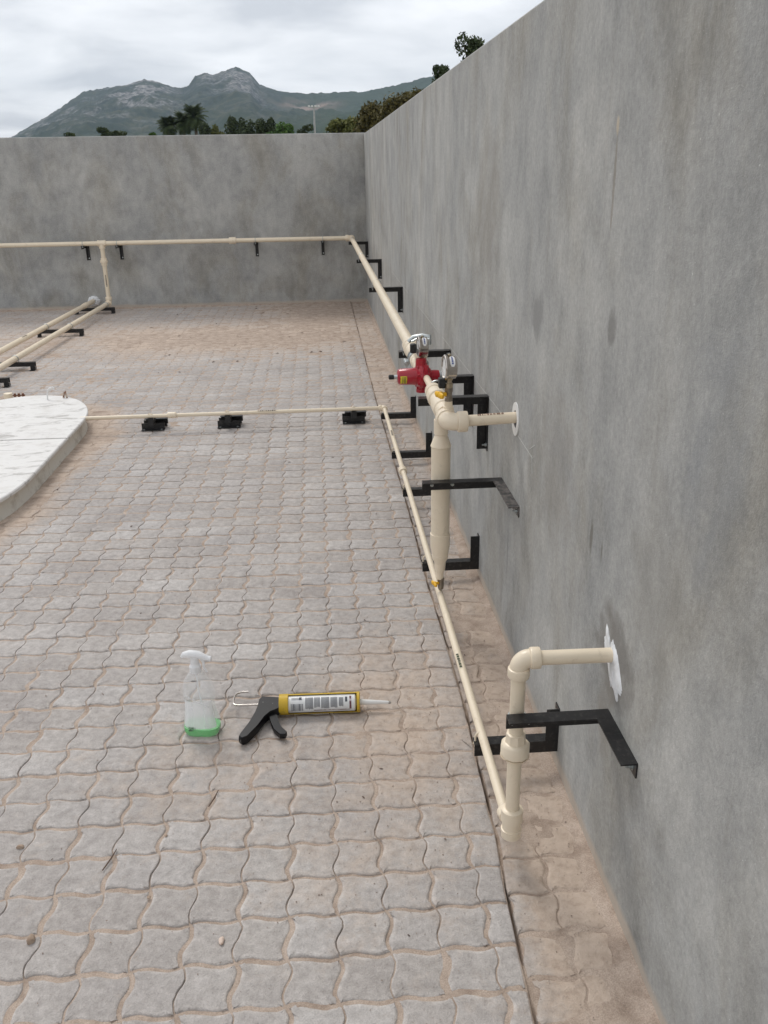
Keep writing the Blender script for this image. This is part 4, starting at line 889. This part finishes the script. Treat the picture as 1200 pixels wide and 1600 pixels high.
# front side strip and end rings
b.box((0, 0, 0), (0.0001, 0.0001, 0.0001)) if False else None
for (x, L) in ((0.0, 0.030), (0.244, 0.010)):
    b.lathe(G(x, 0, ZG), gd_, [(0, 0.020), (0.001, 0.0325), (L-0.001, 0.0325), (L, 0.029)], 28)
b.build('cradle', M_gunyel, t16)
M_can = mat('handle_plastic', (0.008, 0.008, 0.009), 0.42, spec=0.3, noise=(70, (0.35, 0.35, 0.34), 0.68, 0.70), bump=(80, 0.1, 0.001))
def flatpoly(pts, th, name, m_, parent, z0):
    b = MB(); n = len(pts)
    c_ = (sum(p[0] for p in pts)/n, sum(p[1] for p in pts)/n)
    lv = ((0.86, 0), (1.0, 0.25*th), (1.0, 0.75*th), (0.86, th))
    for (s, z) in lv:
        for (x, y, zoff) in pts: b.v.append(G(c_[0]+(x-c_[0])*(1-(1-s)*0.25), c_[1]+(y-c_[1])*(1-(1-s)*0.25), z0+zoff+z))
    for r in range(3):
        for k in range(n): k2 = (k+1) % n; b.f.append((r*n+k, r*n+k2, (r+1)*n+k2, (r+1)*n+k))
    b.f.append(tuple(reversed(range(n)))); b.f.append(tuple(3*n+k for k in range(n)))
    return b.build(name, m_, parent)
flatpoly([(0.004, 0.026, .012), (-0.055, 0.036, .012), (-0.064, 0.022, .010), (-0.066, -0.01, .008), (-0.072, -0.045, .006), (-0.085, -0.09, .003), (-0.107, -0.145, 0), (-0.110, -0.158, 0), (-0.100, -0.168, 0),
          (-0.086, -0.160, 0), (-0.058, -0.110, .003), (-0.040, -0.066, .006), (-0.024, -0.045, .008), (0.004, -0.030, .010)], 0.028, 'handle', M_can, t16, 0.006)
flatpoly([(-0.030, -0.044, .004), (-0.014, -0.036, .004), (-0.002, -0.050, .004), (0.004, -0.082, .003), (0.014, -0.108, .001), (0.032, -0.132, 0), (0.028, -0.144, 0), (0.012, -0.144, 0), (-0.008, -0.118, .001), (-0.020, -0.085, .003)], 0.018, 'trigger', M_can, t16, 0.008)
MB().sweep([G(0.0, 0.004, 0.034), G(-0.13, 0.004, 0.034), G(-0.140, 0.006, 0.034), G(-0.146, 0.014, 0.034), G(-0.148, 0.03, 0.034), G(-0.146, 0.060, 0.034), G(-0.140, 0.072, 0.034), G(-0.128, 0.078, 0.034), G(-0.105, 0.079, 0.034)], 0.0033, 10).build('plunger_rod', M_steel, t16)
t17 = thing('sealant_cartridge', 'white printed sealant cartridge with long nozzle held in the yellow gun', 'cartridge', G(0.1, 0, 0.01))
b = MB(); b.lathe(G(0.012, 0, ZG), gd_, [(0, 0.020), (0.001, 0.0255), (0.014, 0.0255), (0.018, 0.0268), (0.226, 0.0268), (0.229, 0.024), (0.231, 0.010)], 36); b.build('tube', mat('cartridge_white', (0.68, 0.69, 0.68), 0.35, noise=(30, (0.6, 0.6, 0.6), 0.5, 0.7)), t17)
MB().lathe(G(0.243, 0, ZG), gd_ + Vector((0, 0, -0.06)), [(0, 0.013), (0.005, 0.0125), (0.007, 0.0095), (0.10, 0.0052), (0.103, 0.0042)], 16).build('nozzle', M_white, t17)
b = MB(); b.lathe(G(0.343, 0, ZG-0.0065), gd_, [(0, 0.0045), (0.006, 0.0052), (0.010, 0.003)], 10); b.build('sealant_blob', mat('grey_sealant', (0.35, 0.33, 0.3), 0.6), t17)
def on_tube(b, x0, x1, p0, p1, rr=0.02705):
    """patch on the tube; p = angle from straight up toward the viewer side"""
    p0, p1 = 0.12+(p0+0.4)*1.12, 0.12+(p1+0.4)*1.12; i = len(b.v)
    n = max(1, math.ceil(abs(p1-p0)/0.12))
    for k in range(n+1):
        p = p0+(p1-p0)*k/n
        for x in (x0, x1): b.v.append(G(x, -rr*math.sin(p), ZG+rr*math.cos(p)))
    for k in range(n): b.f.append((i+2*k, i+2*k+1, i+2*k+3, i+2*k+2))
rl = random.Random(4); txt = MB(); A0, A1 = -0.42, 1.25
def col(x0, x1, a0, a1, st=0.075):
    a = a0
    while a < a1: on_tube(txt, x0, x1-rl.choice((0, 0, 0.002, 0.004)), a, a+st*0.38); a += st
for k in range(16):                                                   # barcode
    x = 0.038+k*0.0024; on_tube(txt, x, x+rl.choice((0.0009, 0.0014, 0.0019)), 0.38, 1.18)
col(0.040, 0.074, -0.30, -0.05, 0.11); 
def vcol(x0, x1, a0, a1):                                             # lines of small print running across the tube
    x = x0
    while x < x1:
        s = rl.uniform(0, 0.1); on_tube(txt, x, x+0.0022, a0, a1-s); x += 0.0036
vcol(0.084, 0.108, -0.30, 1.02); vcol(0.112, 0.130, -0.30, 0.85); vcol(0.134, 0.158, -0.30, 0.98); vcol(0.163, 0.184, -0.26, 0.92); vcol(0.189, 0.203, -0.2, 0.8)
on_tube(txt, 0.064, 0.072, -0.36, -0.02); on_tube(txt, 0.208, 0.215, -0.25, 0.30)
txt.build('printed_text', mat('cartridge_print', (0.06, 0.065, 0.08), 0.6), t17, fix=False)
st_ = MB(); on_tube(st_, 0.110, 0.222, 1.12, 1.22); on_tube(st_, 0.036, 0.044, 1.15, 1.22); on_tube(st_, 0.2215, 0.2275, -0.35, 1.1); st_.build('printed_band', mat('dark_red_print', (0.12, 0.03, 0.04), 0.5, noise=(120, (0.5, 0.45, 0.45), 0.5, 0.56)), t17, fix=False)

# ------------------------------------------------------------------ spray bottle
bc = Vector((-1.032, 2.28, 0.001))
t18 = thing('spray_bottle', 'clear trigger spray bottle with a little green liquid standing on the paving', 'spray bottle', tuple(bc))
def clear_mat(name, col, alpha, rough):
    m_ = mat(name, col, rough, spec=0.5, noise=(18, tuple(min(1, c_*1.12) for c_ in col), 0.4, 0.7)); b_ = m_.node_tree.nodes['Principled BSDF']; b_.inputs['Alpha'].default_value = alpha; return m_
M_clr = clear_mat('frosted_clear_plastic', (0.86, 0.88, 0.89), 0.24, 0.12)
M_liq = clear_mat('green_liquid', (0.17, 0.62, 0.21), 0.68, 0.12)
M_film = clear_mat('milky_label_film', (0.86, 0.87, 0.88), 0.72, 0.45)
def oval(b, prof, seg=36, c=bc, rz=R(-8), cap0=True, cap1=True, p=3.2):
    i0 = len(b.v); n = len(prof)
    for (z, hx, hy, ox) in prof:
        for k in range(seg):
            a = 2*math.pi*k/seg; ca, sa = math.cos(a), math.sin(a)
            x = hx*math.copysign(abs(ca)**(2/p), ca)+ox; y = hy*math.copysign(abs(sa)**(2/p), sa)
            b.v.append((c.x+x*math.cos(rz)-y*math.sin(rz), c.y+x*math.sin(rz)+y*math.cos(rz), c.z+z))
    for r in range(n-1):
        for k in range(seg): k2 = (k+1) % seg; b.f.append((i0+r*seg+k, i0+r*seg+k2, i0+(r+1)*seg+k2, i0+(r+1)*seg+k))
    if cap0: b.f.append(tuple(i0+k for k in reversed(range(seg))))
    if cap1: b.f.append(tuple(i0+(n-1)*seg+k for k in range(seg)))
    return b
body = [(0.0, 0.045, 0.026, 0), (0.004, 0.051, 0.031, 0), (0.014, 0.0535, 0.033, 0), (0.045, 0.0525, 0.033, 0), (0.075, 0.047, 0.031, -0.002), (0.105, 0.044, 0.029, -0.001), (0.13, 0.0465, 0.030, 0.0),
        (0.150, 0.0465, 0.030, 0.0), (0.168, 0.043, 0.029, -0.002), (0.186, 0.036, 0.025, -0.004), (0.202, 0.026, 0.020, -0.004), (0.212, 0.020, 0.017, -0.003), (0.216, 0.0145, 0.0145, -0.003), (0.226, 0.014, 0.014, -0.003)]
oval(MB(), body).build('bottle', M_clr, t18)
oval(MB(), [(0.0005, 0.049, 0.030, 0), (0.014, 0.0542, 0.0337, 0), (0.022, 0.0542, 0.0337, 0), (0.027, 0.0540, 0.0337, 0)]).build('liquid', M_liq, t18)
b = MB()      # milky label on the front face
for r, z in enumerate(np.linspace(0.032, 0.125, 8)):
    hx = np.interp(z, [q[0] for q in body], [q[1] for q in body])+0.0006; hy = np.interp(z, [q[0] for q in body], [q[2] for q in body])+0.0006
    for k in range(13):
        a = R(205+130*k/12); ca, sa = math.cos(a), math.sin(a); x = hx*math.copysign(abs(ca)**0.8, ca)*0.99; y = hy*math.copysign(abs(sa)**0.8, sa)
        b.v.append((bc.x+x*math.cos(R(-8))-y*math.sin(R(-8)), bc.y+x*math.sin(R(-8))+y*math.cos(R(-8)), bc.z+z))
for r in range(7):
    for k in range(12): b.f.append((r*13+k, r*13+k+1, (r+1)*13+k+1, (r+1)*13+k))
b.build('label', M_film, t18, fix=False)
b = MB()      # barcode and a word of print
for k in range(13):
    x = -0.034+k*0.0018; w_ = random.choice((0.0005, 0.0009, 0.0012)); yy = -0.0322-0.0012*(1-(x/0.05)**2)
    i = len(b.v)
    for (xx, zz2) in ((x, 0.022), (x+w_, 0.022), (x+w_, 0.037), (x, 0.037)):
        b.v.append((bc.x+xx*math.cos(R(-8))-yy*math.sin(R(-8)), bc.y+xx*math.sin(R(-8))+yy*math.cos(R(-8)), bc.z+zz2))
    b.f.append((i, i+1, i+2, i+3))
for k in range(5):
    x = -0.016+k*0.0035; yy = -0.0232; i = len(b.v)
    for (xx, zz2) in ((x, 0.192), (x+0.0022, 0.192), (x+0.0022, 0.196), (x, 0.196)):
        b.v.append((bc.x+xx, bc.y+yy, bc.z+zz2))
    b.f.append((i, i+1, i+2, i+3))
b.build('barcode', M_ink, t18, fix=False)
M_head = clear_mat('translucent_white_plastic', (0.84, 0.85, 0.86), 0.72, 0.35)
b = MB(); b.lathe(bc+Vector((-0.003, 0, 0.214)), (0, 0, 1), [(0, 0.0170), (0.002, 0.0178), (0.020, 0.0172), (0.024, 0.0135), (0.030, 0.0125), (0.05, 0.0118)], 24); b.build('screw_cap', M_head, t18)
b = MB(); hc = bc+Vector((-0.003, 0, 0.258))
b.sweep([hc+Vector((-0.038, 0.004, 0.004)), hc+Vector((-0.030, 0.003, 0.012)), hc+Vector((-0.012, 0, 0.016)), hc+Vector((0.012, -0.002, 0.013)), hc+Vector((0.03, -0.006, 0.006)), hc+Vector((0.042, -0.008, 0.002))], [0.004, 0.009, 0.0125, 0.012, 0.010, 0.0075], 16)
b.lathe(hc+Vector((0.040, -0.008, 0.002)), (1, -0.15, -0.1), [(0, 0.0085), (0.010, 0.0085), (0.012, 0.006)], 10)
b.build('spray_head', M_head, t18)
MB().sweep([hc+Vector((0.020, -0.004, 0.0)), hc+Vector((0.027, -0.006, -0.012)), hc+Vector((0.026, -0.006, -0.028)), hc+Vector((0.034, -0.008, -0.044))], [0.005, 0.0045, 0.004, 0.0035], 10, flat=0.6).build('trigger', M_head, t18)
MB().sweep([bc+Vector((-0.003, 0, 0.235)), bc+Vector((-0.001, 0.002, 0.15)), bc+Vector((0.006, 0.004, 0.08)), bc+Vector((0.018, 0.006, 0.006))], 0.0028, 8).build('dip_tube', M_head, t18)
MB().sweep([bc+Vector((-0.040, -0.026, 0.150)), bc+Vector((-0.018, -0.033, 0.138)), bc+Vector((0.010, -0.033, 0.118)), bc+Vector((0.03, -0.028, 0.104))], 0.0022, 8).build('moulded_rib', M_clr, t18)

# ------------------------------------------------------------------ pebbles, twigs, grit
M_stone = mat('brown_stone', (0.30, 0.215, 0.155), 0.85, noise=(60, (0.42, 0.34, 0.27), 0.4, 0.7), bump=(90, 0.6, 0.003))
M_stone2 = mat('pale_stone', (0.62, 0.50, 0.42), 0.8, noise=(60, (0.42, 0.28, 0.2), 0.5, 0.7), bump=(90, 0.6, 0.003))
def stone_v(c, r, rd):
    import bmesh
    bm = bmesh.new(); bmesh.ops.create_icosphere(bm, subdivisions=2, radius=1.0); b = MB()
    ph = [rd.uniform(0, 6) for _ in range(4)]; sx_, sy_, sz_ = rd.uniform(0.8, 1.25), rd.uniform(0.75, 1.1), rd.uniform(0.55, 0.8)
    for v_ in bm.verts:
        k = 1+0.16*math.sin(3*v_.co.x+ph[0])+0.13*math.sin(4*v_.co.y+ph[1])+0.1*math.sin(5*v_.co.z+ph[2])
        b.v.append((c[0]+v_.co.x*r*k*sx_, c[1]+v_.co.y*r*k*sy_, c[2]+v_.co.z*r*k*sz_))
    b.f = [tuple(q.index for q in f.verts) for f in bm.faces]; bm.free(); return b
rd = random.Random(12)
for (x, y, r, lb, m_) in ((-1.324, 1.522, 0.0125, 'brown pebble at the lower left corner of the paving', M_stone), (-1.441, 1.822, 0.0085, 'rounded brown pebble by the left edge, above the corner pebble', M_stone),
                          (-0.898, 1.481, 0.0088, 'pale pinkish pebble in the lower middle of the paving', M_stone2), (-1.082, 1.625, 0.0045, 'tiny reddish pebble between the pale pebble and left twig', M_stone),
                          (-1.075, 1.83, 0.0045, 'tiny reddish pebble on a joint below the spray bottle', M_stone)):
    o = stone_v((x, y, r*0.45), r, rd).build('pebble', m_, origin=(x, y, 0)); tag(o, lb, 'pebble', 'loose pebbles on the paving')
M_twig = mat('dry_twig', (0.07, 0.045, 0.035), 0.8, noise=(80, (0.14, 0.09, 0.06), 0.4, 0.7))
for (x0_, y0_, x1_, y1_, lb) in ((-0.976, 1.93, -0.957, 1.995, 'short dark twig below the black gun handle'), (-1.212, 1.72, -1.192, 1.79, 'thin reddish brown twig to the lower left of the spray bottle')):
    o = MB().sweep([(x0_, y0_, 0.004), ((x0_+x1_)/2+0.003, (y0_+y1_)/2, 0.006), (x1_, y1_, 0.004)], [0.0014, 0.002, 0.001], 6).build('twig', M_twig, origin=(x0_, y0_, 0)); tag(o, lb, 'twig')
lf = random.Random(3); b = MB()
def leafbit(c, s, ang):
    i = len(b.v); M_l = Matrix.Rotation(ang, 3, 'Z')
    for (x, y, z) in ((-1, 0, 0), (-0.3, 0.35, 0.3), (0.5, 0.3, 0.2), (1, 0, 0), (0.4, -0.32, 0.25), (-0.4, -0.3, 0.3), (0, 0, 0.5)):
        q = M_l @ Vector((x*s, y*s, z*s*0.5)); b.v.append((c[0]+q.x, c[1]+q.y, 0.0015+q.z))
    for k in range(6): b.f.append((i+k, i+(k+1) % 6, i+6))
for k in range(170):
    yy = 1.3+lf.random()**1.3*9.8; xx = lf.uniform(-3.3, -0.05); s = lf.choice((0.004, 0.006, 0.008, 0.012))
    if yy < 3.5: s *= 0.55
    leafbit((xx, yy), s, lf.uniform(0, 6.3))
for k in range(36): yy = lf.uniform(7.5, 11.4); leafbit((lf.uniform(-2.6, -0.1), yy), lf.uniform(0.012, 0.03), lf.uniform(0, 6.3))
o = b.build('leaf_litter', M_twig); tag(o, kind='stuff')
b = MB()
for k in range(1500):
    u_ = lf.random()
    if u_ < 0.45: yy = lf.uniform(1.2, 6); xx = float(groove(yy))+lf.uniform(0.01, 0.21)
    elif u_ < 0.75: yy = lf.gauss(2.1, 0.5); xx = lf.gauss(-0.5, 0.22)
    else: yy = lf.uniform(1.15, 4); xx = lf.uniform(-1.8, -0.25)
    xx = min(xx, -0.008)
    if yy < 1.1: continue
    s = lf.uniform(0.0008, 0.0024)*(1.4 if lf.random() < 0.06 else 1); z = (-0.008 if xx > groove(yy) else 0.0015)+s*0.6
    i = len(b.v); rx = [lf.uniform(0.6, 1.3) for _ in range(6)]
    b.v += [(xx+s*rx[0], yy, z), (xx, yy+s*rx[1], z), (xx-s*rx[2], yy, z), (xx, yy-s*rx[3], z), (xx, yy, z+s*rx[4]), (xx, yy, z-s)]
    b.f += [(i+p, i+(p+1) % 4, i+4) for p in range(4)]+[(i+(p+1) % 4, i+p, i+5) for p in range(4)]
o = b.build('gravel', mat('grit', (0.24, 0.18, 0.14), 0.9, noise=(70, (0.52, 0.44, 0.38), 0.35, 0.7)), fix=False, smooth=False); tag(o, kind='stuff')

# ------------------------------------------------------------------ vegetation beyond the walls
def leaf_mat(name, c1, c2, c3):
    m_ = bpy.data.materials.new(name); m_.use_nodes = True; t = m_.node_tree; b_ = t.nodes['Principled BSDF']
    v_ = N(t, 'ShaderNodeTexCoord').outputs['Object']; n_ = noise_n(t, v_, 1.3, 6, 0.8)
    c = ramp(t, n_, [(0.3, c1), (0.5, c2), (0.7, c3)]); t.links.new(c, b_.inputs['Base Color']); b_.inputs['Roughness'].default_value = 0.7; b_.inputs['Specular IOR Level'].default_value = 0.2
    return m_
L_dark = leaf_mat('dark_foliage', (0.024, 0.038, 0.018), (0.055, 0.075, 0.034), (0.10, 0.12, 0.055))
L_brown = leaf_mat('olive_brown_foliage', (0.05, 0.042, 0.016), (0.11, 0.095, 0.032), (0.19, 0.15, 0.05))
L_green = leaf_mat('bright_green_foliage', (0.035, 0.075, 0.015), (0.07, 0.14, 0.03), (0.13, 0.2, 0.05))
L_olive = leaf_mat('yellow_green_foliage', (0.07, 0.085, 0.02), (0.13, 0.14, 0.04), (0.2, 0.19, 0.07))
L_palm = leaf_mat('palm_foliage', (0.026, 0.045, 0.018), (0.06, 0.085, 0.032), (0.11, 0.13, 0.055))
M_bark = mat('bark', (0.10, 0.075, 0.055), 0.9, noise=(6, (0.16, 0.13, 0.10), 0.4, 0.7))
def tree(name, label, cat, x, y, top, rx, rz, lm, n=1400, leaf=0.16, seed=1, group=None, blobs=9, spiky=0.0):
    """crown of leaf clumps around branch ends; top = height of the crown's top"""
    rr = np.random.RandomState(seed); t_ = thing(name, label, cat, (x, y, -0.62), group)
    cz = top-rz
    ends = []
    for k in range(blobs):
        a = rr.uniform(0, 2*math.pi); q = rr.uniform(0.0, 0.72); hz = rr.uniform(-0.75, 0.78)
        w_ = math.sqrt(max(0.05, 1-hz*hz)); ends.append((x+rx*q*w_*math.cos(a), y+rx*q*w_*math.sin(a), cz+rz*hz, rr.uniform(0.26, 0.45)))
    ends.append((x, y, top-rz*0.3, 0.28))
    b = MB(); b.sweep([(x, y, -0.62), (x+0.05*rx, y, cz*0.5), (x, y, cz-rz*0.3), (x, y, cz+rz*0.4)], [rx*0.12, rx*0.09, rx*0.07, rx*0.02], 8)
    for e_ in ends: b.sweep([(x, y, max(0, cz-rz*0.7)), ((x+e_[0])/2, (y+e_[1])/2, (cz-rz*0.5+e_[2])/2+0.1*rz), e_[:3]], [rx*0.045, rx*0.03, rx*0.012], 5)
    b.build('trunk', M_bark, t_)
    P = []
    per = n//len(ends)
    for (ex, ey, ez, er) in ends:
        d = rr.normal(size=(per, 3)); d /= np.linalg.norm(d, axis=1)[:, None]; rad = er*rx*rr.uniform(0.35, 1.08, per)[:, None]**0.7
        P.append(np.array([ex, ey, ez])+d*rad*np.array([1, 1, 0.85*min(1.3, rz/rx)+spiky]))
    P = np.concatenate(P); k = len(P)
    u_ = rr.normal(size=(k, 3)); u_ /= np.linalg.norm(u_, axis=1)[:, None]; w_ = np.cross(u_, rr.normal(size=(k, 3))); w_ /= np.linalg.norm(w_, axis=1)[:, None]
    s = leaf*rr.uniform(0.5, 1.3, k)[:, None]
    Vv = np.stack([P-u_*s, P-w_*s*0.5, P+u_*s, P+w_*s*0.5], 1).reshape(-1, 3) - np.array([x, y, -0.62])
    o_ = np_mesh('crown', Vv, [np.arange(4*k).reshape(k, 4)], lm); o_.parent = t_
    return t_
def palm(label, x, y, zc, r, seed, group='palm trees beyond the end wall'):
    rr = random.Random(seed); t_ = thing('palm_tree', label, 'palm tree', (x, y, -0.62), group)
    MB().sweep([(x, y, -0.62), (x+0.1, y, zc*0.5), (x, y, zc)], [0.32, 0.26, 0.22], 10).build('trunk', M_bark, t_)
    b = MB()
    for k in range(110):
        az = rr.uniform(0, 2*math.pi); el = rr.uniform(-0.9, 1.35); L_ = r*rr.uniform(0.85, 1.1); pts = []
        for i in range(9):
            s = i/8; e2 = el - s*s*0.9; 
            if i == 0: p = Vector((x, y, zc))
            else: p = pts[-1] + Vector((math.cos(az)*math.cos(e2), math.sin(az)*math.cos(e2), math.sin(e2)))*L_/8
            pts.append(p)
        side = Vector((-math.sin(az), math.cos(az), 0))
        for i in range(1, 9):
            for sg in (-1, 1):
                for h_ in (0, 0.5):
                    p = pts[i-1].lerp(pts[i], h_); d_ = (pts[i]-pts[i-1]).normalized(); w = r*0.34*math.sin(math.pi*(0.12+0.83*(i+h_)/9)); tip = p+side*sg*w+d_*w*0.7-Vector((0, 0, w*0.35)); j = len(b.v)
                    b.v += [tuple(p-d_*r*0.022), tuple(p+d_*r*0.022), tuple(tip)]; b.f.append((j, j+1, j+2))
        b.sweep(pts, [r*0.012]*9, 4)
    b.build('fronds', L_palm, t_, fix=False, smooth=False); return t_
def at(a, e, Y): return -0.62+a*Y, Y, 1.6+e*Y
x, y, z = at(-0.1214, 0.0535, 150); palm('tallest of the three palm trees above the end wall', x, y, z, 2.3, 1)
x, y, z = at(-0.1335, 0.0485, 150); palm('middle palm tree between the tallest and smallest palms', x, y, z, 2.0, 2)
x, y, z = at(-0.1490, 0.0455, 150); palm('smallest palm tree, leftmost of the three palms', x, y, z, 1.9, 3)
g = 'dark trees beyond the end wall'
for k, (a, e, w_, hz, nm, lb, lm) in enumerate(((-0.0830, .0552, 1.15, 2.6, 'tree', 'tall dark pointed tree right of the palms', L_dark), (-0.0735, .0525, 1.2, 2.2, 'tree', 'dark tree second from the palms', L_dark),
        (-0.0640, .0502, 1.25, 2.0, 'tree', 'lower dark tree in the middle of the dark row', L_dark), (-0.0535, .0518, 1.3, 2.1, 'tree', 'dark tree just left of the bright green bush', L_dark), (-0.0440, .0512, 1.1, 2.0, 'tree', 'dark tree peeping behind the bright green bush', L_dark),
        (-0.1120, .0475, 1.1, 1.6, 'tree', 'low dark shrub close to the right of the tallest palm', L_dark), (-0.1010, .0462, 0.9, 1.4, 'tree', 'thin low tree between palms and dark row', L_olive))):
    x, y, z = at(a, e, 120); tree(nm, lb, 'tree', x, y, z, w_*1.45, hz*1.1, lm, 2600, 0.17, 10+k, g, 14, 0.3)
for k, (a, e, Y, w_, hz, lb, lm) in enumerate(((-0.0320, .0465, 100, 1.55, 1.5, 'bright green leafy bush showing over the end wall', L_green), (-0.0235, .0452, 100, 1.0, 1.2, 'smaller bright green bush right of the brightest one', L_green), (-0.0080, .0448, 110, 0.9, 1.2, 'small dark tree at the foot of the floodlight mast', L_dark),
        (-0.2480, .0398, 110, 0.9, 0.8, 'tiny dark treetop farthest left over the end wall', L_dark), (-0.2145, .0450, 110, 0.95, 1.1, 'dark treetop left of the palms, taller of two', L_dark), (-0.2030, .0420, 110, 1.3, 0.9, 'low spreading dark treetop left of the palms', L_dark), (-0.1650, .0395, 110, 0.6, 0.6, 'small bright shrub just left of the palms', L_green))):
    x, y, z = at(a, e, Y); tree('shrub_tree', lb, 'tree', x, y, z, w_*1.3, hz, lm, 1700, 0.15, 40+k, 'low trees beyond the end wall')
g = 'olive brown trees rising behind the corner of the walls'
for k, (a, e, Y, w_, hz, lb, lm) in enumerate(((0.030, .0455, 75, 1.1, 1.0, 'low yellow green shrub at the left end of the rising tree line', L_olive), (0.0445, .0485, 75, 1.15, 1.5, 'yellow green tree left of the brown tree line', L_olive), (0.0575, .0545, 70, 1.2, 1.9, 'olive brown tree first in the rising line', L_brown),
        (0.0700, .0610, 70, 1.3, 2.3, 'olive brown tree second in the rising line', L_brown), (0.0835, .0665, 66, 1.35, 2.6, 'olive brown tree third in the rising line', L_brown), (0.0965, .0735, 66, 1.3, 2.8, 'olive brown tree fourth in the rising line', L_brown), (0.1085, .0785, 62, 1.25, 2.9, 'dark brown tree highest against the right wall', L_brown), (0.125, .078, 62, 1.3, 2.9, 'brown tree mostly hidden behind the right wall', L_brown))):
    x, y, z = at(a, e, Y); tree('broadleaf_tree', lb, 'tree', x, y, z+0.25, w_*1.75, hz*1.1, lm, 4200, 0.15, 60+k, g, 20)
x, y, z = at(0.1395, 0.1012, 45); tree('gum_tree', 'small dark treetop peeping over the sloping right wall', 'tree', x, y, z, 0.75, 1.2, L_dark, 3000, 0.09, 81, None, 16)
x, y, z = at(0.1690, 0.1265, 35); tree('gum_tree', 'larger dark treetop against the sky above the right wall', 'tree', x, y, z, 0.85, 1.2, L_dark, 4600, 0.07, 82, None, 20)

x, y, z = at(0.0022, 0.0620, 110)
M_mast = mat('grey_mast', (0.36, 0.36, 0.35), 0.7, noise=(3, (0.45, 0.45, 0.44), 0.4, 0.6))
t19 = thing('floodlight_mast', 'slim grey floodlight mast with a crossbar of lamps beyond the end wall', 'floodlight mast', (x, y, -0.62))
MB().sweep([(x, y, -0.62), (x, y, 4), (x, y, z)], [0.14, 0.12, 0.10], 8).build('pole', M_mast, t19)
MB().box((x-0.62, y-0.05, z-0.12), (x+0.62, y+0.05, z-0.02)).build('crossbar', M_galv, t19)
for k in (-0.55, -0.2, 0.2, 0.55): MB().box((x+k-0.12, y-0.22, z-0.06), (x+k+0.12, y-0.06, z+0.12)).build('lamp', M_white, t19)

# ------------------------------------------------------------------ air
hz = MB().box((-5200, -60, -1.9), (5200, 6200, 560)).build('haze', bpy.data.materials.new('haze'), smooth=False); tag(hz, kind='stuff')
hm = hz.data.materials[0]; hm.use_nodes = True; t = hm.node_tree; t.nodes.clear()
o_ = N(t, 'ShaderNodeOutputMaterial'); pv = N(t, 'ShaderNodeVolumePrincipled'); pv.inputs['Color'].default_value = (0.62, 0.80, 1.0, 1); pv.inputs['Density'].default_value = 0.000075
t.links.new(pv.outputs[0], o_.inputs['Volume'])
